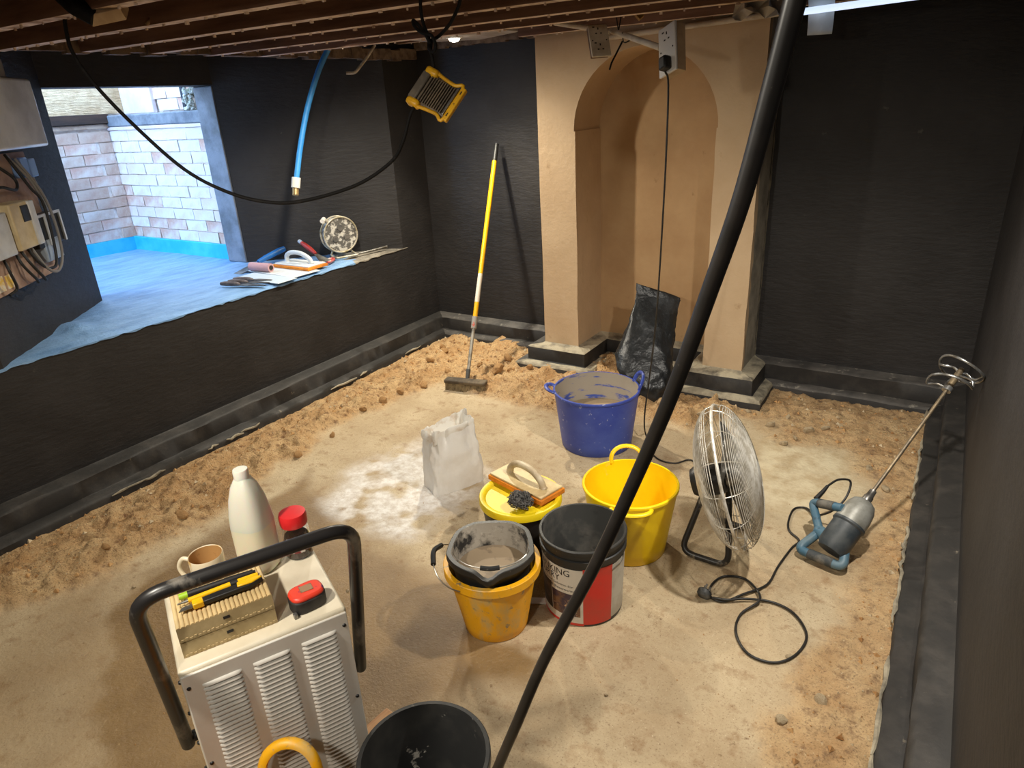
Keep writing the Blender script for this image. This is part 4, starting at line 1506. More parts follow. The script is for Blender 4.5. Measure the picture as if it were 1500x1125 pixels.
def tape_measure():
    t = thing('tape_measure', 'red and black tape measure on the front corner of the dehumidifier', 'tape measure', onto(.098, -.082), RZ + .12)
    pl_ = [(.037 * math.copysign(abs(math.cos(a)) ** .6, math.cos(a)), .027 * math.copysign(abs(math.sin(a)) ** .7, math.sin(a))) for a in [2 * PI * i / 28 for i in range(28)]]
    MB().prism(pl_, 0, .030).build('case', mat('black_grip', (34, 32, 32), .6, col2=(62, 58, 54), scale=24), t, bev=.004)
    MB().prism([(x * .96, y * .96) for x, y in pl_], .027, .039).build('cover', mat('red_cover', (226, 66, 44), .4, col2=(216, 52, 36), scale=6, col3=(84, 44, 96), scale3=26, lo3=.56, hi3=.60), t, bev=.005)
    MB().prism([(-.012, -.006), (.014, -.010), (.016, .012), (-.010, .014)], .036, .0405).build('label_plate', mat('tape_label', (150, 118, 88), .5, col2=(60, 48, 40), scale=40, lo=.5, hi=.6), t, bev=.001)
    MB().box((-.036, -.024, .006), (.008, .010, .010)).build('tape_end', MT['chrome'], t, bev=.001)


tape_measure()
wb_ = MB().box((0, 0, .045), (.09, .055, .09)).build('timber_block', mat('pale_timber', (206, 164, 122), .8, col2=(186, 140, 100), scale=9, stretch=(1, 6, 1)), loc=onto(.235, .055, 0.0), bev=.003)
wb_.rotation_euler = (0, 0, RZ + .35)
tag(wb_, 'pale timber block on the floor beside the dehumidifier wheel', 'block')

# ------------------------------------------------------------------ cables, worklight and pipes overhead
def ray(px, py, d):
    """A point d metres ahead of the place the photograph was taken from."""
    c = (RT * ((px - 750) / 1000.0) - UP * ((py - 562.5) / 1000.0) + FW) * d
    return Vector((c.x, c.y, c.z + 1.6))


fgp = [ray(1182, -75, .30), ray(1166, -5, .31), ray(1131, 130, .335), ray(1087, 290, .37), ray(1040, 425, .41), ray(985, 575, .46), ray(930, 703, .51), ray(868, 835, .56), ray(798, 965, .62), ray(757, 1060, .66), ray(726, 1133, .70), ray(700, 1210, .73)]
fgp = [Vector((fgp[0].x, fgp[0].y - .02, 2.03)), Vector((fgp[0].x, fgp[0].y - .012, 1.80))] + fgp + [Vector((-.35, .42, .66)), Vector((-.36, .44, .40)), Vector((-.37, .46, .12)), Vector((-.38, .49, .012)), Vector((-.43, .56, .012))]
fg = MB().tube(spline(fgp, 10), .0053, 14)
fg = fg.build('mains_cable', mat('sheathed_cable', (20, 18, 17), .36, col2=(34, 30, 28), scale=24, lo=.5, hi=.7, col3=(150, 140, 126), scale3=46, lo3=.70, hi3=.76, spec=.7), smooth=60)
tag(fg, 'thick black cable hanging from the ceiling close in front of the lens', 'cable')


def worklight():
    c = ray(641, 142, 2.0)
    ex = (RT * .55 + UP * .835).normalized()          # along the bottom frame edge, pointing up
    ey = (RT * .835 - UP * .55 - FW * .25).normalized()
    M = frame(tuple(c), ex, y=ey) @ Matrix.Scale(.667, 4)
    t = thing('work_floodlight', 'yellow framed floodlight hanging by its flex, back fins towards the room', 'floodlight', M=M)
    # local x along the long sides, y from the black top block down to the yellow base bar, z towards the camera
    s = 1 if (M.to_3x3() @ Vector((0, 0, 1))).dot(FW) < 0 else -1
    fin = mat('cast_black', (84, 74, 62), .5, col2=(110, 96, 78), scale=20)
    yel = mat('dewy_yellow', (214, 160, 26), .45, col2=(180, 130, 22), scale=12)
    MB().box((0, 0, 0), (.145, .175, .03)).build('body', fin, t, bev=.008)
    for k in range(11):
        MB().box((0, -.058 + k * .0122, s * .020), (.122, .0045, .014)).build('fin', fin, t)
    MB().box((.0, .079, s * .022), (.132, .010, .012)).build('rib_bar', MT['chrome'], t, bev=.002)
    MB().box((0, -.092, s * .006), (.135, .04, .05)).build('top_block', mat('black_block', (84, 76, 66), .55, col2=(104, 94, 80), scale=18), t, bev=.006)
    fr = [(-.075, -.095), (-.088, -.06), (-.080, -.02), (-.074, .05), (-.080, .092), (.080, .092), (.074, .05), (.080, -.02), (.088, -.06), (.075, -.095)]
    MB().tube(spline([(a, b, s * .018) for a, b in fr], 5), .0085, 8, flat=.8).build('frame', yel, t, smooth=60)
    MB().box((0, .098, s * .012), (.165, .026, .022)).build('base_bar', yel, t, bev=.004)
    for x in (-.055, 0, .055):
        MB().box((x, .098, s * .0235), (.016 if x else .005, .006, .002)).build('slot', MT['ink'], t)
    for a in (-1, 1):
        MB().box((a * .078, -.075, s * .014), (.036, .066, .044)).build('corner_guard', yel, t, bev=.013)
    MB().box((0, 0, -s * .018), (.12, .10, .006)).build('lens', mat('lens', (230, 230, 220), .2), t)
    # knotted loop of flex carrying it
    Mi = M.inverted()
    loc = lambda p: Mi @ p
    pts = [ray(636, 108, 2.001), ray(634, 90, 2.001), ray(631, 72, 2.001), ray(633, 58, 2.001), ray(640, 55, 2.001), ray(650, 46, 2.001), ray(662, 30, 1.968), ray(673, 5, 1.934), ray(676, -22, 1.901)]
    MB().tube([loc(p) for p in spline(pts)], .0075, 8).build('flex', MT['dusty_cable'], t, smooth=60)
    pts = [ray(630, 64, 1.988), ray(620, 45, 1.988), ray(606, 30, 2.001), ray(607, 38, 2.001), ray(618, 48, 1.981), ray(632, 52, 1.968), ray(638, 66, 1.968), ray(635, 76, 1.974), ray(628, 70, 1.988), ray(628, 55, 2.001), ray(620, 34, 1.974), ray(616, 10, 1.948), ray(617, -22, 1.908)]
    MB().tube([loc(p) for p in spline(pts)], .0075, 8).build('flex', MT['dusty_cable'], t, smooth=60)


worklight()
pts = [ray(612, 150, 2.0), ray(601, 168, 2.0), ray(590, 208, 2.0), ray(572, 238, 1.99), ray(520, 272, 1.98), ray(440, 295, 1.96), ray(385, 295, 1.95), ray(330, 280, 1.94), ray(270, 248, 1.93), ray(200, 187, 1.92), ray(140, 125, 1.91), ray(107, 78, 1.90), ray(97, 45, 1.90), ray(95, 20, 1.90), ray(100, -15, 1.93)]
hc = MB().tube(spline(pts), .0052, 8).build('hanging_cable', MT['dusty_cable'], smooth=60)
tag(hc, 'black cable slung from a joist past the window to the floodlight', 'cable')

bp_ = thing('water_pipe', 'blue plastic water pipe with a brass end fitting hanging on the black splay', 'pipe', (0, 0, 0))
pts = [ray(492, 40, 3.62), ray(484, 64, 3.68), ray(466, 105, 3.74), ray(450, 160, 3.80), ray(440, 215, 3.84), ray(434, 264, 3.86)]
MB().tube(spline(pts), .0155, 12).build('pipe', mat('blue_pipe', (42, 122, 190), .4, col2=(60, 140, 204), scale=6), bp_, smooth=60)
a, b = ray(434, 260, 3.86), ray(433, 275, 3.87)
MB().tube([a, a.lerp(b, .5), b], .025, 12).build('collar', mat('white_fitting', (206, 204, 196), .4), bp_)
MB().tube([b, ray(433, 286, 3.87)], .018, 12).build('brass_cap', mat('brass', (176, 150, 104), .35, metal=.7), bp_)

wr = MB().tube(round_path([ray(549, 66, 4.0), ray(537, 85, 3.98), ray(520, 107, 3.97), ray(507, 107, 3.96)], .02), .009, 8).build('stub_pipe', mat('white_pipe', (200, 190, 172), .5, col2=(150, 138, 120), scale=20), smooth=60)
tag(wr, 'thin bent white pipe poking from the wall head above the splay', 'pipe')

# downlight in a scrap of plasterboard
pb = MB().prism([(-2.80, 3.17), (-2.22, 3.14), (-2.20, 3.64), (-2.62, 3.86), (-2.86, 3.66)], 1.948, 1.960).build('plasterboard_scrap', mat('plasterboard', (196, 190, 186), .85, col2=(170, 160, 152), scale=6))
tag(pb, 'grey white scrap of plasterboard fixed under the joists above the broom corner', 'board')
dl = thing('downlight', 'small lit downlight set in the plasterboard scrap', 'light', (-2.59, 3.55, 1.948))
MB().lathe([(.033, 0), (.046, 0), (.047, -.004), (.035, -.008), (.033, -.006)], 32).build('trim_ring', MT['white_pl'], dl)
MB().lathe([(0, -.026), (.016, -.024), (.028, -.016), (.032, -.006), (.032, -.001), (0, -.001)], 32).build('lamp', mat('lit_lamp', (255, 255, 255), .3, emit=(255, 240, 214), strength=22), dl)

# conduits
cm = mat('white_conduit', (210, 200, 184), .45, col2=(182, 168, 148), scale=8)
for pts, lab in (([ray(812, 33, 3.3), ray(893, 46, 3.2)], 'white conduit running into the tilted socket plate'),
                 ([ray(896, 45, 3.1), ray(968, 70, 2.62)], 'white conduit sloping down to the plugged socket block')):
    o = MB().tube(pts, .0125, 12).build('conduit', cm, smooth=60)
    tag(o, lab, 'conduit', 'white conduits over the niche')
o = MB().tube([(-1.64, 3.587, 1.868), (-.72, 3.587, 1.900)], .0135, 12).build('conduit', cm, smooth=60)
tag(o, 'long white conduit along the head of the chimney breast', 'conduit', 'white conduits over the niche')
lt = thing('tube_lamp', 'bright white lamp tube taped under the joists in the top corner', 'light', (0, 0, 0))
A_, B_ = Vector((-.694, 3.438, 1.88)), Vector((-.16, 3.31, 1.885))
MB().tube([A_, B_], .0135, 14).build('tube', mat('lit_tube', (226, 236, 250), .4, emit=(206, 226, 255), strength=1.1), lt)
MB().tube([A_ + (A_ - B_).normalized() * .02, A_], .0135, 14).build('end_cap', MT['white_pl'], lt)
vv, ff = [], []
for i in range(12):
    u = i / 11
    z = 1.96 - .175 * u
    y = 3.425 + .02 * math.sin(u * 3) + .012 * u
    vv += [(-.665 + .012 * u, y + .012, z + .004), (-.555 + .004 * u, y - .012, z)]
for i in range(11):
    ff.append((2 * i, 2 * i + 1, 2 * i + 3, 2 * i + 2))
o = MB().add(vv, ff).build('paper_strip', mat('white_tape', (214, 222, 226), .7, col2=(196, 204, 208), scale=10), smooth=60)
s_ = o.modifiers.new('thick', 'SOLIDIFY')
s_.thickness = .0012
tag(o, 'strip of white tape hanging behind the bright lamp tube', 'tape')

# socket plates
sockm = mat('socket_white', (214, 204, 184), .4, col2=(190, 176, 152), scale=10)
slotm = mat('socket_slot', (40, 34, 30), .6)


def socket_faces(parent, W, H, z):
    for cy in (-H * .25, H * .25):
        for dx, dy, w, h in ((0, .018, .005, .010), (-.011, -.004, .008, .005), (.011, -.004, .008, .005), (-.02, .026, .010, .005)):
            MB().box((dx, cy + dy, z), (w, h, .001)).build('pin_slot', slotm, parent)
    for s in (-1, 1):
        MB().lathe([(0, .001), (.003, .001), (.003, 0), (0, 0)], 10, M=Matrix.Translation((s * W * .36, 0, z))).build('screw', slotm, parent)


c = ray(878, 60, 3.05)
M = frame(tuple(c), (RT * .98 + UP * .12 + FW * .1), y=(UP * .98 - RT * .12 + FW * .1))
sp = thing('double_socket', 'cream double socket plate hanging tilted from a joist above the niche', 'socket', M=M)
MB().box((0, 0, 0), (.088, .150, .010)).build('plate', sockm, sp, bev=.003)
MB().box((0, .012, -.022), (.080, .140, .036)).build('back_box', mat('dark_box', (120, 88, 62), .7, col2=(84, 60, 44), scale=10), sp, bev=.002)
socket_faces(sp, .088, .15, .0055)
c = ray(986, 75, 2.5)
M = frame(tuple(c), (RT * .45 - FW * .89), y=(UP * .99 - RT * .03))
sq = thing('double_socket', 'cream socket block above the niche with a black plug and dangling lead', 'socket', M=M)
nz = (M.to_3x3() @ Vector((0, 0, 1))).dot(RT)
s = -1 if nz > 0 else 1
MB().box((0, 0, 0), (.090, .170, .040)).build('back_box', mat('dusty_box', (186, 160, 126), .6, col2=(164, 138, 106), scale=10), sq, bev=.002)
MB().box((0, 0, s * .024), (.094, .176, .010)).build('plate', mat('socket_plate', (216, 212, 206), .4), sq, bev=.003)
socket_faces(sq, .09, .17, s * .0295)
MB().box((.008, -.056, s * .046), (.040, .048, .034)).build('plug', MT['blk'], sq, bev=.008)
P0 = M @ Vector((.008, -.084, s * .046))
P1 = ray(979, 140, 2.55)
pts = [P0, ray(979, 125, 2.5), ray(976, 220, 2.60), ray(972, 300, 2.72), ray(966, 400, 2.9), ray(961, 470, 3.03), ray(953, 540, 3.2), ray(945, 600, 3.33), ray(944, 625, 3.36)]
pts += [(-1.135, 2.94, .006), (-1.08, 2.84, .006), (-1.03, 2.76, .006), (-.97, 2.715, .006), (-.90, 2.72, .006), (-.85, 2.78, .006), (-.78, 2.72, .006), (-.68, 2.55, .006), (-.60, 2.35, .006), (-.585, 2.24, .12), (-.59, 2.2, .27)]
o = MB().tube(spline(pts), .0037, 8).build('power_lead', MT['cable'], smooth=60)
tag(o, 'thin black lead dropping from the socket block to the floor and on to the fan', 'cable')
for k, (q0, q1, q2) in enumerate((((899, -10), (903, 25), (906, 45)), ((912, -5), (910, 22), (906, 45)), ((912, 48), (914, 62), (925, 58)))):
    o = MB().tube(spline([ray(*q0, 2.95), ray(*q1, 3.0), ray(*q2, 3.02)]), .003, 6).build('loose_wire', MT['blk'], smooth=60)
    tag(o, ('black wire tie straight above the white conduits', 'black wire tie crossing just beside the first above the conduits', 'short black wire end curling under the white conduits')[k], 'wire', 'black wire ties over the niche')
o = MB().tube(spline([ray(912, 60, 3.1), ray(903, 78, 3.12), ray(896, 92, 3.12), ray(893, 102, 3.12)]), .004, 6).build('loose_wire', MT['dusty_cable'], smooth=60)
tag(o, 'grey loose wire end dangling below the tilted socket plate', 'wire')

# odds and ends fixed among the joists
jb = MB().box((0, 0, 0), (.09, .055, .03)).build('timber_offcut', mat('pale_offcut', (196, 166, 128), .8, col2=(170, 138, 100), scale=9), bev=.002)
jb.matrix_world = frame(tuple(ray(158, 18, 1.78)), (RT * .95 + UP * .2), y=(UP * .8 + FW * .5))
tag(jb, 'pale timber offcut nailed among the joists in the top corner', 'offcut')
o = MB().tube([ray(82, -15, 1.75), ray(110, 8, 1.76), ray(140, 28, 1.77)], [.022, .026, .020], 10).build('bundled_sleeve', MT['dusty_cable'], smooth=60)
tag(o, 'dark bundled cable sleeve beside the pale timber offcut', 'cable')
o = MB().tube(spline([ray(214, 36, 2.1), ray(228, 20, 2.1), ray(240, 8, 2.08), ray(258, 8, 2.08), ray(268, -5, 2.05)]), .006, 6).build('torn_strip', mat('torn_lath', (176, 146, 112), .9, col2=(130, 100, 74), scale=20), smooth=60)
tag(o, 'torn pale strip of lath dangling between the joists', 'strip')
for k, (q0, q1) in enumerate((((812, -4), (822, 8)), ((872, -6), (884, 14)), ((922, 6), (934, 20)))):
    o = MB().box((0, 0, 0), (.10, .024, .018)).build('noggin', mat('new_timber', (176, 136, 74), .8, col2=(150, 112, 60), scale=9), bev=.001)
    a, b = ray(*q0, 2.75), ray(*q1, 2.75)
    o.matrix_world = frame(tuple((a + b) / 2), (b - a), y=UP)
    tag(o, ('first', 'middle', 'last')[k] + ' of three yellowish timber offcuts between joists over the niche, from the floodlight', 'offcut', 'timber offcuts over the niche')

# ------------------------------------------------------------------ meters and boiler on the near splay
U2, N2, O2 = Vector((-.662, .749, 0)), Vector((.749, .662, 0)), Vector((-3.16, 1.07, 0))


def spl(s, z, off=0.0):
    return O2 + U2 * s + N2 * off + Vector((0, 0, z))


MS = frame((-3.16, 1.07, 0), U2, y=(0, 0, 1))   # local x along the splay, y up, z = into the room or away
SG = 1 if (MS.to_3x3() @ Vector((0, 0, 1))).dot(N2) > 0 else -1


def sbox(mb, s0, s1, z0, z1, o0, o1):
    return mb.box(((s0 + s1) / 2, (z0 + z1) / 2, SG * (o0 + o1) / 2), (s1 - s0, z1 - z0, o1 - o0))


bo = thing('wall_boiler', 'white boxy wall unit with a round flue beside the window', 'boiler', M=MS)
sbox(MB(), .06, .572, 1.518, 1.788, .012, .17).build('casing', mat('boiler_white', (232, 238, 244), .22, col2=(200, 206, 214), scale=4, coat=.4), bo, bev=.012, segs=3)
MB().lathe([(0, .06), (.058, .06), (.062, .05), (.062, -.01), (0, -.01)], 32, M=Matrix.Translation((.40, 1.80, SG * .09)) @ Matrix.Rotation(-PI / 2, 4, 'X')).build('flue', mat('flue_grey', (150, 146, 142), .5), bo)

bd = thing('meter_board', 'wooden board with meters and a fuse box under the wall boiler', 'meter board', M=MS)
MT['ply'] = mat('old_ply', (172, 142, 120), .8, col2=(140, 110, 90), scale=8)
sbox(MB(), .02, .64, .965, 1.50, .006, .026).build('board', MT['ply'], bd, bev=.003)
cr = mat('old_cream', (208, 190, 150), .45, col2=(186, 166, 126), scale=8)
lg = mat('pale_grey_box', (206, 208, 208), .4, col2=(186, 186, 184), scale=8)
sbox(MB(), .205, .385, 1.128, 1.315, .026, .11).build('fuse_box', cr, bd, bev=.006)
sbox(MB(), .285, .345, 1.235, 1.30, .108, .114).build('fuse_window', MT['ink'], bd, bev=.002)
sbox(MB(), .345, .392, 1.130, 1.312, .026, .118).build('fuse_cover', lg, bd, bev=.004)
sbox(MB(), .04, .19, 1.12, 1.29, .026, .10).build('fuse_box', lg, bd, bev=.006)
sbox(MB(), .40, .655, 1.10, 1.235, .026, .085).build('meter', MT['blk'], bd, bev=.004)
mb = MB()
for q in ((.40, .655, 1.228, 1.240), (.643, .657, 1.10, 1.24), (.50, .52, 1.10, 1.232)):
    sbox(mb, *q, .083, .093)
mb.build('meter_frame', lg, bd, bev=.001)
sbox(MB(), .44, .60, 1.035, 1.135, .026, .085).build('supply_box', mat('bluish_box', (168, 180, 192), .4, col2=(140, 150, 160), scale=10), bd, bev=.006)
sbox(MB(), .49, .555, 1.395, 1.478, .026, .07).build('isolator', mat('blue_switch', (110, 140, 186), .35), bd, bev=.005)
sbox(MB(), .56, .622, 1.393, 1.470, .026, .07).build('isolator', mat('blue_switch_pale', (120, 150, 192), .35), bd, bev=.005)
tg = mat('paper_tag', (226, 216, 196), .7, col2=(226, 186, 80), scale=14, lo=.5, hi=.6)
sbox(MB(), .066, .15, .985, 1.045, .026, .03).build('paper_tag', tg, bd)
sbox(MB(), .172, .235, .985, 1.040, .026, .03).build('paper_tag', tg, bd)
for s_, z_ in ((.035, 1.035), (.035, .985), (.62, 1.035)):
    MB().lathe([(0, .003), (.008, .002), (.009, 0), (0, 0)], 12, M=Matrix.Translation((s_, z_, SG * .027))).build('screw_hole', MT['ink'], bd)
tails = mat('grey_tails', (120, 116, 112), .5)
for k, (m, pp) in enumerate((
        (tails, [(.42, 1.50, .05), (.47, 1.40, .09), (.50, 1.32, .10), (.53, 1.27, .09)]), (MT['blk'], [(.40, 1.50, .06), (.44, 1.36, .10), (.47, 1.28, .12), (.46, 1.05, .11), (.38, 1.02, .11), (.32, 1.06, .10), (.30, 1.13, .08)]),
        (tails, [(.45, 1.48, .07), (.50, 1.34, .11), (.52, 1.20, .12), (.50, 1.06, .12), (.42, 1.0, .12), (.35, 1.03, .11), (.33, 1.13, .08)]), (MT['blk'], [(.26, 1.13, .07), (.26, 1.06, .10), (.31, .99, .11), (.36, .985, .08)]),
        (MT['blk'], [(.22, 1.13, .07), (.21, 1.07, .09), (.26, 1.0, .10), (.33, .975, .07)]), (MT['blk'], [(.14, 1.12, .06), (.12, 1.06, .08), (.15, .99, .07), (.12, .97, .05)]),
        (mat('wire_grey_pale', (170, 170, 168), .5), [(.60, 1.39, .05), (.60, 1.33, .06), (.64, 1.27, .05), (.69, 1.20, .03), (.68, 1.10, .03), (.60, 1.06, .05)]),
        (MT['blk'], [(.33, 1.46, .05), (.38, 1.40, .08), (.34, 1.36, .09), (.25, 1.38, .08), (.15, 1.36, .06)]))):
    MB().tube(spline([(a, b, SG * c) for a, b, c in pp]), .0062, 8).build('wire', m, bd, smooth=60)

# ------------------------------------------------------------------ tools on the sill
Z0 = ZS + .008


def reel():
    c = Vector((-3.352, 3.17, Z0))
    nx = Vector((.95, -.38, 0)).normalized()
    M = frame(tuple(c), nx.cross(Vector((0, 0, 1))) * -1, y=(0, 0, 1))
    t = thing('cable_reel', 'round open cable reel standing at the end of the window sill', 'reel', M=M)
    s = 1 if (M.to_3x3() @ Vector((0, 0, 1))).dot(nx) > 0 else -1
    zc = .140
    T = Matrix.Translation((0, zc, 0))
    rimm = mat('reel_rim', (196, 190, 176), .4, metal=.3, col2=(150, 136, 96), scale=18)
    face = mat('reel_face', (96, 94, 90), .45, col2=(200, 196, 186), scale=34, lo=.48, hi=.56, col3=(184, 84, 60), scale3=22, lo3=.70, hi3=.73)
    for z in (-.03, .03):
        MB().tube([(.112 * math.cos(2 * PI * i / 48), .112 * math.sin(2 * PI * i / 48), z) for i in range(48)], .0058, 8, closed=True, M=T).build('rim', rimm, t, smooth=60)
    MB().lathe([(0, .026), (.108, .026), (.108, -.026), (0, -.026)], 48, M=T).build('drum', face, t)
    for k in range(3):
        a = PI / 2 + 2 * PI * k / 3
        MB().lathe([(0, .034), (.019, .034), (.021, .026), (0, .026)], 20, M=T @ Matrix.Translation((.045 * math.cos(a), .045 * math.sin(a), 0)) @ (Matrix.Identity(4) if s > 0 else Matrix.Rotation(PI, 4, 'Y'))).build('socket_outlet', MT['grey_dusty'], t)
    MB().tube([(-.07, zc + .09, s * .02), (-.105, zc + .115, s * .03)], .010, 10).build('crank', rimm, t)
    MB().tube([(-.095, zc + .112, s * .025), (-.122, zc + .105, s * .06)], .014, 10).build('knob', MT['white_pl'], t)
    MB().tube(round_path([(-.055, zc - .09, 0), (-.075, .012, 0), (-.075, .008, s * .09), (.075, .008, s * .09), (.075, .012, 0), (.055, zc - .09, 0)], .02), .007, 8).build('stand', rimm, t, smooth=60)


reel()


def plate_tool(name, label, cat, p0, p1, p2, z, h, m, grp=None):
    """A flat rectangle whose long edge runs p0 -> p1 and whose short edge runs p1 -> p2."""
    a, b, c = (Vector((*p, z)) for p in (p0, p1, p2))
    M = frame(tuple(a), b - a, z=(0, 0, 1))
    L_, W_ = (b - a).length, (c - b).length
    sg = 1 if (M.to_3x3() @ Vector((0, 1, 0))).dot(c - b) > 0 else -1
    t = thing(name, label, cat, M=M, group=grp)
    MB().box((L_ / 2, sg * W_ / 2, h / 2), (L_, W_, h)).build('plate', m, t, bev=min(.002, h * .3))
    return t, L_, W_, sg


whit = mat('white_sheet', (216, 220, 220), .45, col2=(196, 202, 206), scale=10)
plate_tool('plastic_sheet', 'thin white plastic sheet flat on the sill under the float', 'sheet', (-3.62, 2.62), (-3.17, 2.60), (-3.17, 2.80), Z0, .004, whit)
plate_tool('plastic_sheet', 'white plastic sheet nearer the meter board, overhanging the sill edge', 'sheet', (-3.52, 2.46), (-3.14, 2.46), (-3.14, 2.60), Z0 + .001, .003, mat('blue_white_sheet', (196, 210, 220), .4))
t, L_, W_, sg = plate_tool('plastering_float', 'white plastering float with an orange base on the window sill', 'float', (-3.52, 2.74), (-3.20, 2.74), (-3.20, 2.90), Z0 + .006, .016, MT['orange'])
MB().box((L_ / 2, sg * W_ / 2, .020), (L_ - .02, W_ - .02, .008)).build('backing', whit, t, bev=.002)
MB().tube(spline([(.05, sg * W_ / 2, .022), (.055, sg * W_ / 2, .06), (.10, sg * W_ / 2, .082), (.18, sg * W_ / 2, .082), (.25, sg * W_ / 2, .055), (.27, sg * W_ / 2, .022)]), .014, 10).build('handle', mat('grey_white_handle', (196, 202, 206), .45), t, smooth=60)
# blue handled trowel
t = thing('trowel', 'trowel with a bright blue handle beside the pink roller', 'trowel', M=frame((-3.635, 2.70, Z0 + .02), (.02, .28, .055), z=(0, 0, 1)))
MB().tube([(.03, 0, .006), (.09, 0, .01), (.20, 0, .012), (.24, 0, .01)], [.013, .017, .020, .016], 12).build('handle', mat('blue_handle', (34, 104, 176), .4), t, smooth=60)
MB().prism([(-.16, -.03), (.02, -.045), (.03, .045), (-.16, .03)], -.004, -.001).build('blade', MT['chrome'], t)
t = thing('roller_sleeve', 'small pink paint roller sleeve lying on the white sheet', 'roller', M=frame((-3.50, 2.64, Z0 + .03), (.16, .02, 0), z=(0, 0, 1)))
MB().tube([(-.08, 0, 0), (.08, 0, 0)], .026, 20).build('sleeve', mat('pink_pile', (192, 150, 152), .9, bump=.4, bscale=120), t)
MB().tube([(.078, 0, 0), (.084, 0, 0)], .014, 16).build('core', MT['ink'], t)
# three grey pointing trowels at the sill edge
for k, (a, b) in enumerate((((-3.44, 2.31), (-3.17, 2.40)), ((-3.44, 2.36), (-3.20, 2.45)), ((-3.46, 2.41), (-3.24, 2.50)))):
    A_, B_ = Vector((*a, Z0 + .012)), Vector((*b, Z0 + .008))
    t = thing('pointing_trowel', ('grey pointing trowel nearest the window edge of the sill', 'grey pointing trowel lying between two others on the sill edge', 'grey pointing trowel closest to the white sheet')[k], 'trowel', M=frame(tuple(A_), B_ - A_, z=(0, 0, 1)), group='grey trowels on the sill')
    L_ = (B_ - A_).length
    MB().tube([(0, 0, 0), (.03, 0, .002), (.10, 0, .002), (.12, 0, 0)], [.010, .014, .012, .008], 10).build('handle', mat('dusty_handle', (120, 112, 112), .7, col2=(86, 78, 78), scale=20), t, smooth=60)
    MB().prism([(.12, -.012), (.15, -.022), (L_, -.006), (L_, .006), (.15, .022), (.12, .012)], -.004, .000).build('blade', MT['chrome'], t)
# scraper with red handle, pliers
t = thing('scraper', 'scraper with a red and grey handle propped on the sill float', 'scraper', M=frame((-3.36, 2.96, Z0 + .055), (-.24, .03, .10), z=(0, 0, 1)))
MB().tube([(0, 0, 0), (.05, 0, .002), (.11, 0, .002), (.15, 0, 0)], [.009, .015, .016, .012], 12).build('handle', mat('red_handle', (150, 44, 36), .5), t, smooth=60)
MB().tube([(.148, 0, 0), (.175, 0, 0)], .013, 12).build('end_cap', mat('grey_cap', (150, 160, 176), .5), t)
MB().prism([(-.10, -.04), (0, -.012), (0, .012), (-.10, .04)], -.003, -.001).build('blade', MT['chrome'], t)
t = thing('pliers', 'pliers with red grips lying in front of the cable reel', 'pliers', M=frame((-3.30, 3.04, Z0 + .012), (.35, -.94, 0), z=(0, 0, 1)))
for s in (-1, 1):
    MB().tube(spline([(0, 0, 0), (.03, s * .018, 0), (.08, s * .024, 0), (.12, s * .018, 0)]), .009, 8).build('grip', mat('red_grip', (176, 70, 64), .5, col2=(186, 176, 168), scale=16, lo=.5, hi=.56), t, smooth=60)
    MB().prism([(.01, 0), (-.02, s * .012), (-.06, s * .004), (-.06, 0)], -.006, .006).build('jaw', MT['chrome'], t)
t = thing('jointing_iron', 'grey steel jointing iron lying beside the cable reel feet', 'tool', M=frame((-3.23, 3.30, Z0 + .010), (.05, .22, 0), z=(0, 0, 1)))
MB().tube([(-.12, 0, 0), (.02, 0, .002), (.14, 0, .006)], [.006, .008, .011], 10).build('shank', MT['chrome'], t, smooth=60)
MB().prism([(-.15, -.018), (-.10, -.020), (-.10, .020), (-.15, .018)], -.006, -.003).build('blade', MT['chrome'], t)

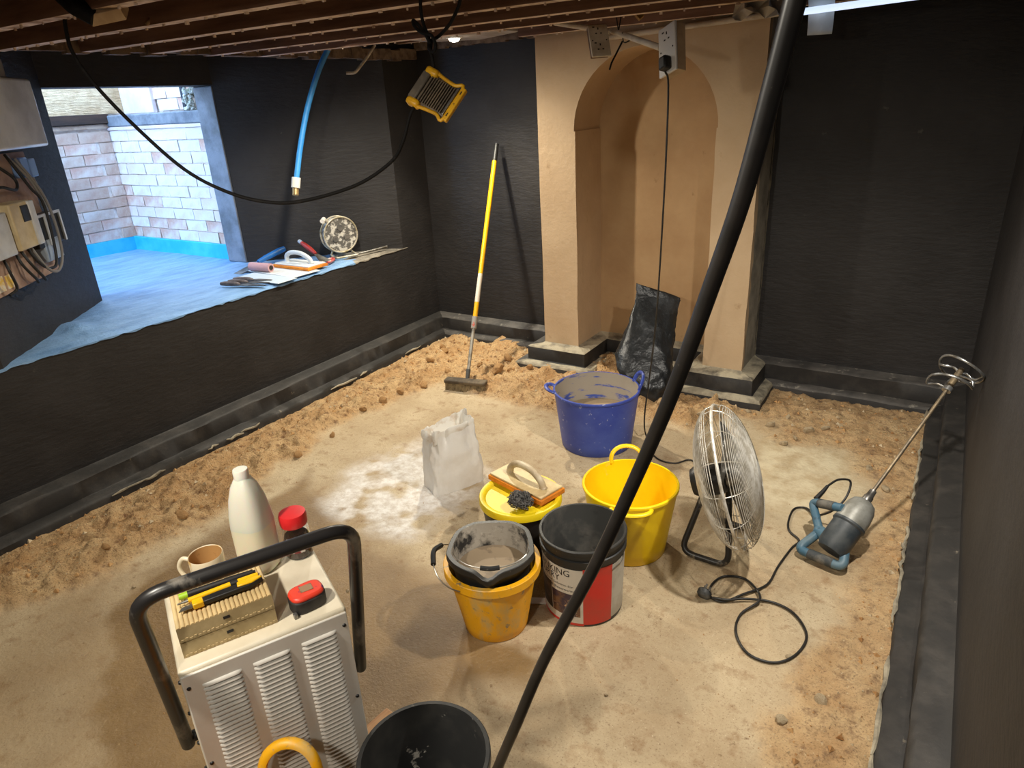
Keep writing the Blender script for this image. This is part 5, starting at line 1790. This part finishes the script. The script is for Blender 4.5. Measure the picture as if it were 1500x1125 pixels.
mb = MB()
c = ray(1112, -2, 2.85)
for i in range(7):
    for j in range(5):
        p = c + RT * ((i - 3) * .034) + UP * ((j - 2) * .030 - abs(i - 3) * .010) + FW * (.03 * math.sin(i * 2.1 + j * 1.7))
        mb.v.append(tuple(p))
for i in range(6):
    for j in range(4):
        a = i * 5 + j
        mb.f.append((a, a + 1, a + 6, a + 5))
        mb.m.append(0)
o = mb.build('plastic_scrap', mat('clear_scrap', (196, 190, 180), .4, col2=(160, 150, 138), scale=12), smooth=0)
m_ = o.modifiers.new('thick', 'SOLIDIFY')
m_.thickness = .0015
tag(o, 'crumpled pale plastic scrap tucked under the joists beside the thick cable', 'plastic')

# pieces that belong to a part become its sub-parts
SUB = {'dehumidifier': {'vent_slat': 'front_panel', 'vent_opening': 'front_panel', 'screw': 'front_panel', 'handle_boss': 'handle'}, 'bucket': {'grip': 'bail_handle'},
       'drum': {'label_picture': 'label_panel', 'label_border': 'label_panel', 'lettering': 'label_panel'}, 'floor_fan': {'badge': 'front_guard', 'blade': 'hub'},
       'paddle_mixer': {'plug_pin': 'plug', 'grip': 'handle', 'vent_rib': 'motor_housing', 'whisk_hub': 'shaft'}, 'work_floodlight': {'fin': 'body', 'rib_bar': 'body', 'slot': 'base_bar', 'lens': 'body'},
       'cable_reel': {'socket_outlet': 'drum', 'knob': 'crank'}, 'double_socket': {'pin_slot': 'plate', 'screw': 'plate'}, 'meter_board': {'meter_frame': 'meter', 'fuse_window': 'fuse_box', 'screw_hole': 'board', 'paper_tag': 'board'},
       'broom': {'bristles': 'head'}, 'tape_measure': {'label_plate': 'cover'}, 'ridged_box': {'ridge': 'tray', 'catch_hole': 'tray'}}
stem_ = lambda o: o.name.split('.')[0]
kids = {}
for o in list(SC.objects):
    if o.parent is not None and o.parent.parent is None:
        kids.setdefault(o.parent.name, []).append(o)
for root, ch in kids.items():
    rule = SUB.get(root.split('.')[0])
    if not rule:
        continue
    first = {}
    for o in ch:
        first.setdefault(stem_(o), o)
    for o in ch:
        p = first.get(rule.get(stem_(o), ''))
        if p is not None:
            loc_ = p.matrix_basis.inverted() @ o.matrix_basis
            o.parent = p
            o.matrix_basis = loc_
